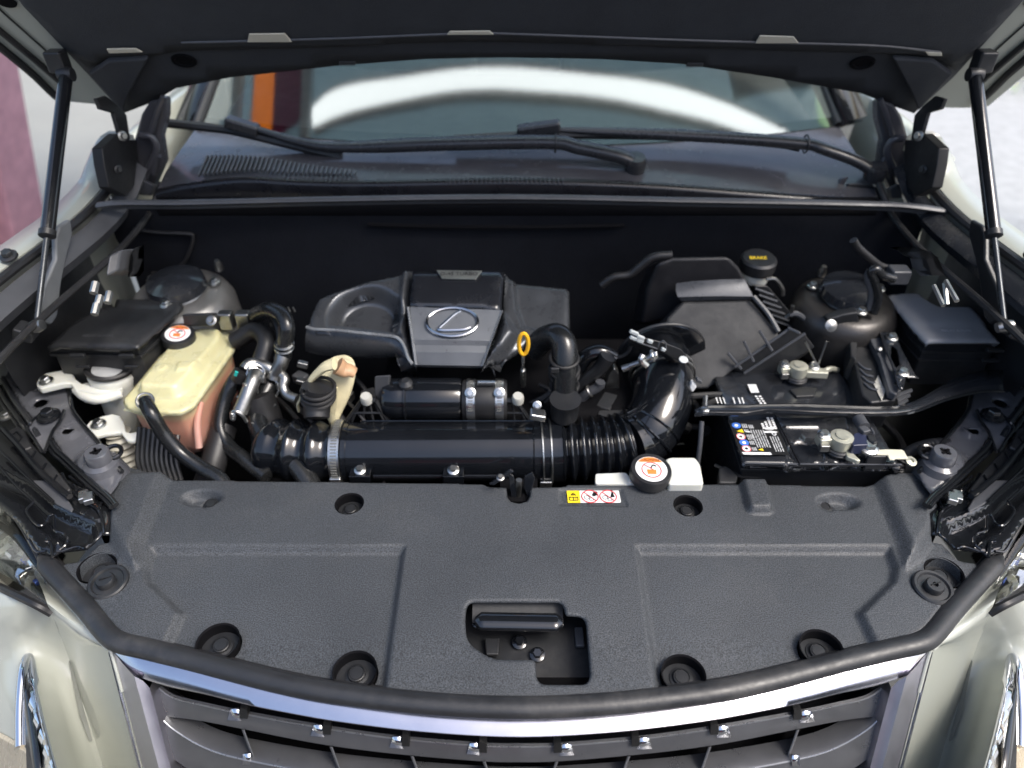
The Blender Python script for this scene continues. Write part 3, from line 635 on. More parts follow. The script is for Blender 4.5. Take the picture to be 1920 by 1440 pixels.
# ================================================================ BAY: box, engine block, radiator
bay = thing('bay_well', 'black walls and floor of the engine bay behind all the parts', 'bay wall')
def wallp(name, pts, m, par, th=(0, 0, -.01)): return MB().prism(pts, th).put(name, m, par, smooth=0)
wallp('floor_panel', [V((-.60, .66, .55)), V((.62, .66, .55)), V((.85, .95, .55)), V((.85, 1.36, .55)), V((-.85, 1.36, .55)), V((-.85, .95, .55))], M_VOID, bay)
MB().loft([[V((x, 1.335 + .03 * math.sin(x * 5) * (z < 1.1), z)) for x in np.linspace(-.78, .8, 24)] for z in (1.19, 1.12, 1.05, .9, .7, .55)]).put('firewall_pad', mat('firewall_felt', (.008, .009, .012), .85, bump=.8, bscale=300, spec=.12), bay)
for s in (-1, 1):
    MB().loft([[V((XC + s * (xx + .02 * math.sin(y * 9)), y, z)) for y in np.linspace(1.02, 1.34, 8)] for xx, z in ((.872, 1.165), (.87, 1.02), (.86, .93), (.84, .6))]).put('side_wall', M_PLAS, bay)
    MB().loft([[V((XC + s * .95, y, z)) for y in (.9, 1.02)] for z in (1.0, .9, .55)]).put('front_side_wall', M_VOID, bay)
wallp('front_support', [V((-.5, .62, .88)), V((.52, .62, .88)), V((.52, .80, .88)), V((-.5, .80, .88))], M_VOID, bay, (0, 0, -.3))
MB().tube([Y(p, 1.325) for p in [(690, 421), (820, 425), (1000, 426), (1170, 423)]], .004, 8).put('firewall_seam', M_VOID, bay)
MB().tube([Y(p, 1.325) for p in [(250, 430), (300, 436), (352, 438), (362, 445), (356, 470), (342, 495), (310, 510), (285, 512)]], .0035, 8).put('wiring_loop', M_RUB, bay)
for s in (-1, 1):
    # pale side panel strip seen beside the strut
    fm = (lambda p: p) if s < 0 else MR
    q = [X(fm(p), XC + s * .775) for p in mp(c7, (540, 400), (640, 340), (660, 480), (600, 700), (560, 900), (520, 1220), (470, 1290), (360, 1230), (400, 960), (510, 700), (510, 500))]
    MB().prism(q, (s * .01, 0, 0)).put('side_blister', mat('blister_grey', (.13, .14, .15), .5) if s < 0 else M_PLAS, bay, bevel=.004)
blk = thing('engine_block', 'dark engine block with ducts low in the bay under the cover', 'engine')
rng = random.Random(9)
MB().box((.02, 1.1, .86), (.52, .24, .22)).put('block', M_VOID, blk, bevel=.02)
for k in range(26):
    x = rng.uniform(-.28, .24); y = rng.uniform(.99, 1.06); z = rng.uniform(.90, .985)
    if k % 2: MB().tube([V((x, y, z)), V((x + rng.uniform(.04, .14), y + rng.uniform(-.02, .04), z - rng.uniform(0, .02))), V((x + rng.uniform(.1, .2), y, z - rng.uniform(0, .06)))], rng.uniform(.004, .009), 8).put('wire_run', M_RUB, blk)
    else: MB().box((x, y, z), (rng.uniform(.02, .06), rng.uniform(.02, .05), rng.uniform(.02, .05)), Matrix.Rotation(rng.uniform(-.5, .5), 3, 'Z')).put('block_rib', M_MATTE, blk, bevel=.003)
low = thing('lower_ducting', 'black ribbed ducting low behind the radiator cover at the left', 'ducting')
for k in range(9):
    MB().tube([Y((262 + k * 9, 800 + k * 2), .93), Y((258 + k * 9, 860), .9), Y((268 + k * 9, 900), .88)], .004, 8).put('duct_rib', M_PLAS, low)
MB().tube([Y((480, 740), 1.0), Y((500, 800), .98), Y((520, 900), .93)], .03, 14).put('lower_hose', M_RUB, low)
MB().tube([Y((420, 800), .98), Y((400, 870), .92), Y((380, 930), .86)], .022, 14).put('lower_hose', M_RUB, low)

# ================================================================ ENGINE COVER
eo = V((0, 1.03, 1.055)); en = V((0, -.42, 1)).normalized()
E = lambda u, v, h=0: PL(q5(u, v), eo + en * h, en)
ec = thing('engine_cover', 'dark silver plastic engine cover with oval emblem and recessed left wing', 'engine cover')
wl = mp(q5, (290, 395), (300, 330), (345, 235), (420, 200), (640, 130), (850, 90), (885, 70), (862, 285), (845, 330), (850, 420), (900, 612), (860, 590), (835, 560), (805, 480), (790, 455), (640, 440), (520, 450), (330, 440))
relief('left_wing', wl, eo, en, [('p', mp(q5, (800, 60), (900, 60), (850, 285), (850, 400), (905, 640), (830, 600), (790, 470), (770, 400), (790, 250)), .022, .028),
    ('e', q5(615, 335), .072, .070, -.034, .38)], M_COVER, ec, step=.0036, thick=.03, roll=.010, rw=.012, smooth=70)
wf = MB(); r0 = [(283, 400), (330, 412), (450, 418), (560, 430), (700, 445), (790, 458), (830, 500), (855, 570), (880, 608)]
r1 = [(276, 470), (330, 500), (450, 512), (560, 520), (700, 528), (775, 535), (810, 552), (850, 580), (885, 612)]
r2 = [(274, 555), (330, 575), (450, 585), (560, 592), (700, 592), (770, 585), (810, 568), (850, 590), (890, 616)]
MB().tube([E(*p, .008) for p in r0], .0028, 8).put('wing_highlight', mat('cover_silver_and_highlight', (.42, .44, .46), .3, metal=.7), ec)  # edge highlight built as a bright silver tube
T0 = [E(*p, .004) for p in r0]; T1 = [Y(q5(*p), E(*a).y - .012) for p, a in zip(r1, r0)]; T2 = [Y(q5(*p), E(*a).y - .003) for p, a in zip(r2, r0)]
wf.loft([[a + V((0, .02, -.004)) for a in T0], T0, T1, T2, [a + V((0, .03, -.005)) for a in T2]]).put('left_front_face', M_COVER, ec, smooth=60, subs=1)
cp = mp(q5, (880, 78), (1400, 84), (1390, 180), (1378, 305), (862, 285), (868, 170))
relief('centre_gloss_panel', cp, eo + en * .022, en, [], M_COVERD, ec, step=.01, thick=.02, roll=.004, rw=.006)
rows = []
for v, h, dv in ((286, .021, 18), (330, .022, 14), (470, .019, 8), (500, .012, 6), (540, .012, 4), (612, -.004, 6)):
    t = (v - 286) / 326; xa = 866 + 32 * t; xb = 1376 - 100 * t
    rows.append([E(xa + (xb - xa) * k / 8, v + dv * k / 8, h + .004 * math.sin(math.pi * k / 8)) for k in range(9)])
rows.append([p + V((0, .01, -.012)) for p in rows[-1]])
MB().loft(rows).put('centre_panel', M_COVERC, ec, solid=0, smooth=35)
for a, b in (((852, 285), (897, 612)), ((1384, 305), (1274, 618))):
    s = 1 if a[0] < 1000 else -1
    MB().loft([[E(a[0] + (b[0] - a[0]) * t - s * (6 if j == 0 else -10 if j == 2 else 2), a[1] + (b[1] - a[1]) * t, (.022, .027, .021)[j] - .02 * t ** 3) for j in range(3)] for t in [k / 10 for k in range(11)]]).put('bright_edge', mat('cover_silver_and_highlight', (.42, .44, .46), .3, metal=.7), ec, solid=0)
wr = mp(q5, (1398, 84), (1430, 120), (1600, 135), (1750, 150), (1768, 170), (1770, 420), (1740, 440), (1560, 470), (1500, 520), (1420, 570), (1275, 618), (1330, 480), (1382, 310), (1390, 180))
relief('right_wing', wr, eo, en, [('p', mp(q5, (1360, 60), (1430, 110), (1400, 300), (1500, 460), (1420, 560), (1250, 640), (1330, 480), (1380, 300)), .022, .02),
    ('p', mp(q5, (1430, 100), (1800, 130), (1800, 440), (1560, 420), (1490, 400), (1450, 300)), -.012, .012)], M_COVER, ec, step=.0036, thick=.03, roll=.010, rw=.012, smooth=70)
MB().prism([E(*p, .027) for p in [(1015, 78), (1272, 82), (1235, 130), (1045, 126)]], -en * .004).put('badge_plate', mat('badge_grey', (.16, .17, .16), .35, metal=.5), ec, bevel=.0008)
text('D-4S TURBO', .0095, E(1142, 100, .0275), (1, 0, 0), en, M_BLK, 'lettering', ec, sx=1.25)
# oval emblem with slanted letter
em = E(1105, 372, .0275); rx, ry = .0435, .029
emo = MB().tube([em + V((math.cos(a) * rx, 0, 0)) + en.cross(V((1, 0, 0))) * math.sin(a) * ry for a in [6.2832 * i / 40 for i in range(40)]], .0026, 8, smooth=0, closed=True)
emblem = emo.put('oval_emblem', M_EMB, ec, label='chrome oval emblem with a slanted L')
ey_ = en.cross(V((1, 0, 0)))
def EL(x, y): return em + V((x * rx, 0, 0)) + ey_ * (y * ry)
MB().tube([EL(.30, .82), EL(.05, .55), EL(-.28, 0), EL(-.52, -.42), EL(-.42, -.56), EL(0, -.56), EL(.45, -.52), EL(.72, -.36)], lambda t: .0030 - .0012 * abs(t - .45), 8, flat=.8).put('emblem_letter', M_EMB, ec)
# dipstick
dp = thing('dipstick', 'yellow loop-handled oil dipstick right of the engine cover', 'dipstick')
dc = Y(q5(1505, 495), .985); 
MB().tube([dc + V((math.cos(a) * .0075, 0, math.sin(a) * .0205)) for a in [6.2832 * i / 20 for i in range(20)]], .0034, 8, smooth=0, closed=True).put('loop_handle', M_YEL, dp)
MB().tube([Y(q5(1503, 565), .985), Y(q5(1502, 640), .99), Y(q5(1503, 720), 1.0)], .0028, 8).put('stick', M_ZINC, dp)
MB().tube([Y(q5(1503, 640), .99), Y(q5(1503, 730), 1.0)], .0048, 10, smooth=1).put('guide_tube', M_ZINC, dp)

# ================================================================ INTAKE PIPE
ip = thing('intake_pipe', 'glossy black horizontal intake pipe running across the front of the engine', 'pipe')
PY = .925
A = Y((652, 848), PY); B_ = Y((1012, 846), PY); ax = (B_ - A).normalized(); L = (B_ - A).length
MB().lathe([(.047, 0), (.0505, .003), (.051, .01), (.051, L * .5), (.051, L - .012), (.053, L - .01), (.053, L)], A, ax, 48).put('pipe_body', M_DUCT, ip)
MB().lathe([(.0525, -.002), (.0525, .006)], A, ax, 40).put('pipe_lip', M_DUCT, ip)
MB().tube([Y((676, 790), PY - .004), Y((1000, 790), PY - .004)], .0016, 6, smooth=1).put('mould_line', M_DUCT, ip)
for px in (675, 850):
    c = Y((px, 875), PY - .052)
    MB().box(c + V((0, -.004, -.010)), (.034, .022, .004)).box(c + V((0, -.013, -.022)), (.034, .004, .024)).put('mount_tab', M_DUCT, ip, bevel=.001)
    MB().bolt(c + V((0, -.003, -.004)), (0, -.25, 1), .0062).put('bolt', M_ZINC, ip)
MB().tube([Y((700, 893), PY - .05), Y((960, 893), PY - .05)], .004, 8, smooth=1).put('lower_rib', M_DUCT, ip)
# bracket trusses behind the pipe
for cx, s in ((690, 1), (955, -1)):
    P0 = [Y(p, .965) for p in [(cx - 40 * s, 790), (cx - 12 * s, 752), (cx + 14 * s, 750), (cx + 38 * s, 790)]]
    for i in range(3): MB().tube([P0[i], P0[i + 1]], .0042, 6, smooth=1).put('truss_bar', M_PLAS, ip)
    for k in range(4): MB().tube([Y((cx - 30 * s + 20 * k * s, 790), .962), Y((cx - 16 * s + 10 * k * s, 758), .966)], .0022, 6, smooth=1).put('truss_rib', M_PLAS, ip)
    MB().tube([Y((cx - 30, 774), .963), Y((cx + 30, 774), .963)], .002, 6, smooth=1).put('truss_rib', M_PLAS, ip)
    MB().lathe([(.010, 0), (.010, .012), (.008, .016), (.003, .016)], Y((cx - 2 if s > 0 else cx + 16, 752), .965), (0, -.3, 1), 12).put('grommet', mat('pale_grommet', (.42, .42, .38), .5), ip)
# clamps
hc = thing('worm_clamp', 'wide perforated steel hose clamp at the left end of the long intake pipe', 'hose clamp')
c = A + ax * -.012
MB().band(c, ax, .0545, .017, .0014).put('band', M_ZINC, hc)
m = MB()
for k in range(26):
    a = R(-30 + k * 5.2); u = V((0, -math.sin(a), math.cos(a))); m.box(c + u * .0562, (.010, .0018, .001), Matrix.Rotation(a, 3, 'X'))
m.put('clamp_slots', mat('slot_dark', (.12, .12, .11), .5), hc, kind='stuff')
MB().box(c + V((0, -.058, -.020)), (.020, .012, .03), Matrix.Rotation(R(-20), 3, 'X')).put('clamp_housing', M_ZINC, hc, bevel=.003)
# left bellows
lb = thing('left_bellows', 'short glossy black bellows hose joining the left end of the intake pipe', 'bellows hose')
c0 = Y((640, 848), PY); pth = [c0, Y((600, 848), PY), Y((560, 846), PY + .003), Y((525, 842), PY + .008), Y((500, 835), PY + .02)]
MB().tube(pth, lambda t: .046 + .009 * (.5 + .5 * math.cos(t * .95 * 2 * math.pi * 3.6)) - .018 * max(0, t - .8) * 3, 40, smooth=30).put('bellows', M_DUCT, lb)
# right clamp + bellows + elbow
c = Y((1022, 846), PY)
rc = thing('wire_clamp', 'double wire steel clamp with screw head at the right end of the long intake pipe', 'hose clamp')
for dx in (-.006, .008): MB().ring(c + V((dx, 0, 0)), (1, .04, .02), .0555, .0016, 44, 6).put('wire_band', M_ZINC, rc)
MB().box(Y((1008, 778), PY - .01) , (.026, .02, .012), Matrix.Rotation(.2, 3, 'Y')).put('clamp_block', M_ZINC, rc, bevel=.003)
MB().bolt(Y((1007, 760), PY - .012), (0, -.7, .5), .0045).put('clamp_screw', M_ZINC, rc)
MB().box(c + V((.0, -.052, -.028)), (.02, .006, .018)).put('clamp_foot', M_ZINC, rc, bevel=.002)
rb = thing('right_bellows', 'long black bellows hose with seven rings right of the intake pipe', 'bellows hose')
pth = [Y((1012, 846), PY), Y((1050, 845), PY), Y((1100, 842), PY), Y((1150, 838), PY + .004), Y((1178, 832), PY + .01)]
def rbr(t):
    if t < .26: return .0535
    return .046 + .0105 * (.5 + .5 * math.cos((t - .26) / .74 * 2 * math.pi * 6.5 + .6)) 
MB().tube(pth, rbr, 44, smooth=44).put('bellows', M_DUCT, rb)
el = thing('intake_elbow', 'glossy black elbow duct curving up from the bellows to the air box', 'duct')
pth = [Y((1172, 834), PY + .008), Y((1198, 822), PY + .025), Y((1222, 798), .965), Y((1238, 762), .995), Y((1243, 727), 1.03), Y((1242, 700), 1.065), Y((1240, 676), 1.10)]
MB().tube(pth, lambda t: .051 + .003 * t, 44, smooth=8).put('elbow', M_DUCT, el)
for t_, rr in ((0.34, .0028), (.40, .0022)):
    i = int(t_ * 40); s_ = spline(pth, 8); p = s_[i]; tg = (s_[i + 1] - s_[i - 1]).normalized()
    MB().ring(p, tg, .0525, rr, 44, 6).put('elbow_rib', M_DUCT, el)
for dy in (0, 1):
    MB().tube([Y(p, y) for p, y in zip([(1176, 776 + dy * 7), (1196, 765 + dy * 7), (1212, 752 + dy * 7)], (.885, .905, .93))], .002, 6).put('elbow_rib', M_DUCT, el)
c = Y((1241, 704), 1.06); axn = V((-.08, .93, .22)).normalized()
ec2 = thing('elbow_clamp', 'double wire steel clamp with long screw where the elbow meets the air box', 'hose clamp')
for d_ in (-.007, .007): MB().ring(c + axn * d_, axn, .057, .0018, 44, 6).put('wire_band', M_ZINC, ec2)
MB().tube([Y(c4(480, 690), .985), Y(c4(620, 640), .985), Y(c4(830, 540), .985)], .0048, 10, smooth=1).put('clamp_screw', M_STEEL, ec2)
MB().bolt(Y(c4(835, 535), .983), (.9, -.2, .4), .0068).put('screw_head', M_ZINC, ec2)
MB().tube([Y(c4(690, 530), .98), Y(c4(660, 600), .975), Y(c4(740, 680), .975)], .0055, 8).put('clamp_lug', M_ZINC, ec2)
MB().lathe([(.006, 0), (.006, .012)], Y(c4(478, 700), .987), (-.9, 0, -.4), 10).put('screw_end', M_STEEL, ec2)

# ================================================================ AIR BOX
ab = thing('air_box', 'large dark grey air filter box with bright front lip behind the elbow', 'air box')
def AB(p, y): return Y(p, y)
f_ = [AB((1252, 590), 1.15), AB((1268, 545), 1.19), AB((1284, 562), 1.17), AB((1408, 561), 1.17), AB((1462, 622), 1.13), AB((1452, 650), 1.11), AB((1380, 700), 1.09), AB((1320, 740), 1.08), AB((1280, 740), 1.08)]
g0 = [(1270, 532), (1395, 523), (1413, 552), (1408, 560), (1280, 564)]
rows = []
for dy, k in ((0, 0), (1, 1)): pass
mb = MB()
mb.loft([[AB(p, 1.20) for p in [(1268, 531), (1300, 527), (1350, 524), (1396, 523)]],
         [AB(p, 1.185) for p in [(1267, 545), (1300, 541), (1352, 539), (1404, 540)]],
         [AB(p, 1.175) for p in [(1271, 557), (1305, 556), (1356, 555), (1413, 556)]],
         [AB(p, 1.18) for p in [(1278, 565), (1308, 564), (1358, 562), (1408, 562)]]]).put('front_lip', mat('airbox_lip', (.06, .065, .075), .33, metal=.2, bump=.1), ab, solid=0, smooth=50)
MB().prism([AB((1280, 565), 1.178), AB((1408, 562), 1.178), AB((1462, 625), 1.12), AB((1460, 650), 1.1), AB((1380, 690), 1.07), AB((1330, 730), 1.06), AB((1262, 730), 1.06), AB((1235, 640), 1.12), AB((1252, 595), 1.155)], (0, .06, -.05)).put('box_front', M_MATTE, ab, bevel=.006)
MB().prism([AB(p, 1.21) for p in [(1200, 610), (1212, 540), (1232, 492), (1262, 482), (1368, 480), (1388, 500), (1400, 522), (1420, 556), (1290, 562), (1255, 600)]], (0, .08, -.05)).put('box_rear', mat('airbox_rear_black', (.010, .010, .012), .5, bump=.2, dust=.2), ab, bevel=.01)
MB().tube([AB((1413, 556), 1.172), AB((1440, 588), 1.145), AB((1460, 622), 1.118)], .0045, 8).put('side_lip', M_SATIN, ab)
MB().tube([AB(p, 1.22) for p in [(1128, 535), (1150, 520), (1180, 515), (1200, 500), (1225, 482), (1260, 478)]], .008, 10).put('rear_hose', M_RUB, ab)
for k in range(6):
    p0 = (1416 + k * 7, 541 + k * 12); MB().tube([AB(p0, 1.19), AB((p0[0] + 34, p0[1] + 12), 1.19)], .0022, 6, smooth=1).put('side_rib', M_SATIN, ab)
MB().prism([AB(p, 1.2) for p in [(1412, 535), (1440, 535), (1488, 590), (1500, 610), (1462, 612)]], (0, .05, -.03)).put('box_side', M_PLAS, ab, bevel=.004)
# lower right rack of ribs
for a, b in (((1378, 688), (1478, 618)), ((1395, 700), (1510, 625)), ((1390, 692), (1365, 662)), ((1413, 678), (1395, 640)), ((1448, 658), (1424, 620)), ((1500, 625), (1478, 615))):
    MB().tube([AB(a, 1.06), AB(b, 1.075)], .0026, 6, smooth=1).put('rack_rib', M_SATIN, ab)
MB().prism([AB(p, 1.075) for p in [(1378, 690), (1480, 618), (1510, 626), (1528, 650), (1430, 712)]], (0, .02, -.03)).put('rack_panel', M_MATTE, ab, bevel=.002)
for a, b in (((1510, 640), (1535, 690)), ((1550, 640), (1532, 690))): MB().tube([AB(a, 1.07), AB(b, 1.06)], .002, 6, smooth=1).put('rack_rib', M_STEEL, ab)
# flange ring in front of the box
fc = Y((1238, 664), 1.105)
MB().lathe([(.078, -.004), (.080, 0), (.080, .008), (.056, .012)], fc, (.08, -.93, -.22), 48).put('flange_disc', M_DUCT, ab)
MB().ring(fc, (-.08, .93, .22), .079, .0035, 48, 8).put('flange_rim', M_PLAS, ab)
fl = thing('flow_sensor', 'black sensor block with pale latches on the air box flange', 'sensor')
MB().prism([Y(c4(*p), 1.015) for p in [(480, 250), (600, 230), (1000, 330), (1260, 430), (1340, 520), (1350, 600), (1200, 620), (1000, 500), (700, 400), (520, 330)]], (0, .02, -.02)).put('sensor_body', M_PLAS, fl, bevel=.003)
MB().tube([Y(c4(*p), 1.008) for p in [(590, 330), (780, 390), (900, 430), (930, 340), (990, 310), (1030, 350), (1030, 450)]], .0016, 6, smooth=1).put('sensor_rib', M_SATIN, fl)
for p, w_ in (((550, 190), .016), ((540, 270), .013), ((640, 310), .012), ((790, 320), .010), ((990, 440), .008), ((650, 260), .014)):
    MB().box(Y(c4(*p), 1.008), (w_, .006, .006), Matrix.Rotation(R(25), 3, 'Y')).put('latch', mat('pale_connector', (.42, .45, .45), .4), fl, bevel=.0015)
MB().lathe([(.0062, 0), (.0062, .003), (.003, .004)], Y(c4(1285, 600), 1.0), (.2, -.5, .8), 16, xs=1.3).put('pale_button', mat('pale_connector', (0, 0, 0)), fl)
MB().prism([Y(c4(*p), 1.0) for p in [(1370, 1030), (1430, 930), (1500, 1010), (1440, 1090), (1390, 1085)]], (0, .012, 0)).put('pale_plug', M_LWH, fl, bevel=.003)
MB().prism([Y(c4(*p), .998) for p in [(1470, 930), (1500, 880), (1580, 930), (1560, 970)]], (0, .01, 0)).put('plug_tab', M_SATIN, fl, bevel=.002)

# ================================================================ MIDDLE DUCTS
tp = thing('turbo_pipe', 'glossy black upper pipe segment behind the long intake pipe', 'pipe')
A2 = Y((732, 748), .99); B2 = Y((866, 748), .99); ax2 = (B2 - A2).normalized(); L2 = (B2 - A2).length
MB().lathe([(.030, -.01), (.035, 0), (.036, .02), (.034, .028), (.036, .036), (.036, L2 - .004), (.034, L2)], A2, ax2, 40).put('pipe_body', M_DUCT, tp)
MB().ring(A2 + ax2 * .028, ax2, .0365, .0025, 36, 6).put('pipe_band', M_DUCT, tp)
MB().lathe([(.012, 0), (.012, .006), (.006, .012)], A2 + ax2 * .03 + V((0, -.005, .034)), (0, -.2, 1), 16).put('pipe_nub', M_PLAS, tp)
MB().prism([Y(p, .985) for p in [(702, 706), (730, 704), (728, 745), (742, 768), (728, 788), (712, 755), (702, 740)]], (0, .015, -.01)).put('end_bracket', M_SATIN, tp, bevel=.002)
cs = thing('clamped_sleeve', 'rubber sleeve with two perforated steel clamps on the upper pipe', 'hose sleeve')
A3 = Y((868, 750), .985)
MB().lathe([(.033, 0), (.0345, .003), (.0345, .072), (.033, .075)], A3, (1, 0, 0), 36).put('sleeve', M_RUB, cs)
for px in (884, 937):
    c = Y((px, 750), .985)
    MB().band(c, (1, 0, 0), .035, .014, .0014).put('clamp_band', M_ZINC, cs)
    m = MB()
    for k in range(14):
        a = R(-10 + k * 7); u = V((0, -math.sin(a), math.cos(a))); m.box(c + u * .0366, (.008, .0015, .0008), Matrix.Rotation(a, 3, 'X'))
    m.put('clamp_slots', mat('slot_dark', (0, 0, 0)), cs, kind='stuff')
    MB().bolt(c + V((0, -.022, .033)), (0, -.7, .6), .0060).put('clamp_screw', M_ZINC, cs)
MB().box(Y((912, 718), .978), (.03, .006, .006)).put('clamp_bridge', M_ZINC, cs, bevel=.001)
bh = thing('breather_hose', 'black breather hose bending down beside the yellow dipstick', 'hose')
MB().tube([Y(p, y) for p, y in [((1000, 655), 1.06), ((1020, 636), 1.05), ((1045, 630), 1.03), ((1058, 650), 1.01), ((1059, 690), .99), ((1058, 740), .975), ((1057, 790), .955)]], .0215, 22, smooth=8).put('hose', M_HOSE, bh)
for y_, rr in ((672, .0245), (692, .0255), (702, .0255), (722, .0250)):
    MB().ring(Y((1058, y_), .993), (0, -.15, 1), rr - .0015, .0028, 28, 8).put('hose_ring', M_RUB, bh)
MB().box(Y((1040, 694), .965), (.014, .006, .010)).put('clip', M_PLAS, bh, bevel=.002)
MB().lathe([(.022, 0), (.0235, .01), (.0235, .035), (.026, .04)], Y((1058, 780), .95), (0, -.1, 1), 24).put('lower_joint', M_PLAS, bh)
sp = thing('engine_side_duct', 'curved gloss duct and linkage between breather hose and air box', 'duct')
MB().tube([Y(p, 1.03) for p in [(1075, 735), (1100, 710), (1125, 690), (1140, 668)]], lambda t: .008 + .006 * t, 12).put('arm', M_PLAS, sp)
MB().tube([Y(p, 1.05) for p in [(1085, 690), (1100, 668), (1125, 660), (1150, 672)]], .014, 14).put('gloss_lobe', M_DUCT, sp)
MB().tube([Y(p, 1.02) for p in [(1082, 755), (1100, 738), (1122, 725), (1126, 716)]], .009, 10).put('connector', M_SATIN, sp)
MB().ring(Y((1105, 733), 1.015), (1, 0, .6), .010, .002, 16, 6).put('connector_ring', M_STEEL, sp)
MB().prism([Y(p, 1.05) for p in [(1130, 740), (1140, 705), (1152, 690), (1160, 700), (1162, 745), (1164, 758), (1100, 760)]], (0, .02, 0)).put('alloy_web', M_STEEL, sp, bevel=.003)
MB().tube([Y(p, 1.04) for p in [(1095, 755), (1130, 752), (1162, 752)]], .007, 10).put('alloy_bar', M_SATIN, sp)
MB().tube([Y(c4(*p), 1.03) for p in [(300, 560), (400, 530), (480, 460), (500, 390)]], .003, 8).put('thin_pipe', M_RUB, sp)
for k in range(5):
    MB().tube([Y((1010 + 12 * k, 720 + (k % 2) * 10), 1.03), Y((1030 + 8 * k, 735 - k * 3), 1.02), Y((985 + 16 * k, 760), 1.01)], .0035, 8).put('wire_run', M_RUB, sp)
# cream heat wrap
hw = thing('heat_wrap', 'cream heat-shield wrap with brown scorched end left of the intake pipe', 'heat shield')
rows = []
for t, c, ra, rb_ in ((0, (628, 790), .008, .010), (.15, (626, 765), .014, .014), (.35, (625, 740), .030, .020), (.6, (628, 712), .034, .022), (.8, (636, 694), .030, .020), (1, (650, 686), .014, .010)):
    cc = Y(c, .985 + .03 * t); rows.append([cc + V((math.cos(a) * ra, math.sin(a) * .02, math.sin(a) * rb_)) for a in [6.2832 * k / 16 for k in range(16)]])
MB().loft(rows, True, True).put('wrap_body', M_FOIL, hw, smooth=60, subs=1)
MB().tube([Y(c5(*p), .972) for p in [(1190, 860), (1260, 760), (1340, 680), (1440, 600), (1560, 560)]], lambda t: .006 + .008 * t, 12, flat=.6).put('wrap_fold', M_FOIL, hw)
MB().tube([Y(c5(*p), .99) for p in [(1600, 590), (1680, 640), (1760, 650), (1820, 680)]], lambda t: .019 - .008 * t, 14, flat=.7).put('scorched_end', M_COPPER, hw)
MB().prism([Y(c5(*p), .962) for p in [(1490, 870), (1600, 880), (1590, 1060), (1570, 1240), (1480, 1150), (1530, 1100)]], (0, .004, 0)).put('wrap_tail', M_FOIL, hw, bevel=.001)
MB().tube([Y(c5(*p), .965) for p in [(1130, 930), (1120, 1010), (1085, 1090), (1100, 1170)]], .004, 8, flat=.5).put('wrap_strip', M_FOIL, hw)
rs = thing('rubber_elbow', 'matte black ribbed rubber elbow below the cream heat wrap', 'rubber hose')
MB().tube([Y(c5(1350, 850), .955), Y(c5(1340, 1000), .95), Y(c5(1330, 1150), .94), Y(c5(1330, 1260), .93)], lambda t: .0265 - .006 * t, 24).put('elbow', M_RUB, rs)
for v in (880, 940, 1000): MB().ring(Y(c5(1350, v), .952), (0, -.1, 1), .0265, .003, 28, 8).put('rib', M_RUB, rs)
MB().tube([Y(c5(*p), .935) for p in [(1150, 870), (1130, 930), (1180, 960), (1230, 900)]], .003, 8).put('spring_clip', M_PLAS, rs)

lm_ = thing('wiring_loom', 'black taped wiring looms in the gaps at the right side of the bay', 'wiring loom')
rng = random.Random(12)
for k in range(7):
    y0 = rng.uniform(.93, 1.05); z0 = rng.uniform(.88, .95)
    MB().tube([V((.50 + .02 * k, y0 - .10, z0 - .03)), V((.55 + .02 * k, y0 - .02, z0 + rng.uniform(-.01, .03))), V((.60 + .015 * k, y0 + .05, z0 + rng.uniform(-.02, .02))), V((.66, y0 + .12, z0))], rng.uniform(.004, .009), 8).put('loom', M_RUB, lm_)
for k in range(6):
    p = V((rng.uniform(.52, .66), rng.uniform(.95, 1.06), rng.uniform(.92, .97))); MB().box(p, (.03, .02, .018), Matrix.Rotation(rng.uniform(-1, 1), 3, 'Z')).put('loom_plug', M_SATIN if k % 2 else M_PLAS, lm_, bevel=.003)
ll_ = thing('wiring_loom', 'black wiring looms low in the gaps between coolant tank and engine', 'wiring loom')
for k in range(8):
    y0 = rng.uniform(.95, 1.12); z0 = rng.uniform(.90, .98); x0 = -.40 + .018 * k
    MB().tube([V((x0 - .06, y0 + .08, z0)), V((x0, y0, z0 + rng.uniform(-.01, .03))), V((x0 + .05, y0 - .05, z0 - .02)), V((x0 + .06, y0 - .10, z0 - .06))], rng.uniform(.003, .008), 8).put('loom', M_RUB, ll_)
for k in range(5):
    p = V((rng.uniform(-.42, -.30), rng.uniform(.98, 1.12), rng.uniform(.95, .99))); MB().box(p, (.026, .02, .018), Matrix.Rotation(rng.uniform(-1, 1), 3, 'Z')).put('loom_plug', (M_SATIN, M_PLAS, M_STEEL)[k % 3], ll_, bevel=.003)
# ================================================================ LEFT SIDE
fb = thing('fuse_box', 'black fuse box with flat matte lid behind the coolant tank on the left', 'fuse box')
zf = 1.075
lid = mp(q4, (262, 618), (420, 480), (560, 410), (640, 400), (655, 362), (1012, 366), (1030, 400), (900, 520), (772, 632))
relief('lid', lid, (0, 1.1, zf), (0, 0, 1), [('p', mp(q4, (600, 300), (1100, 300), (1000, 420), (640, 410)), .003, .004)], M_PLAS, fb, step=.008, thick=.012, roll=.004, rw=.005)
lid3 = [Z(p, zf - .012) for p in lid]; cL = sum(lid3, V()) / len(lid3)
MB().prism([p + (cL - p) * .03 for p in lid3], (0, 0, -.09)).put('box_body', M_PLAS, fb, bevel=.003)
MB().prism([p + (cL - p) * -.02 + V((0, 0, -.018)) for p in lid3], (0, 0, -.006)).put('box_rim', M_PLAS, fb, bevel=.001)
for u in (428, 707):
    c = Z(q4(u, 640), zf - .010) + V((0, -.004, -.012)); MB().box(c, (.026, .008, .008)).box(c + V((0, .001, -.024)), (.024, .006, .006)).put('lid_catch', M_PLAS, fb, bevel=.002)
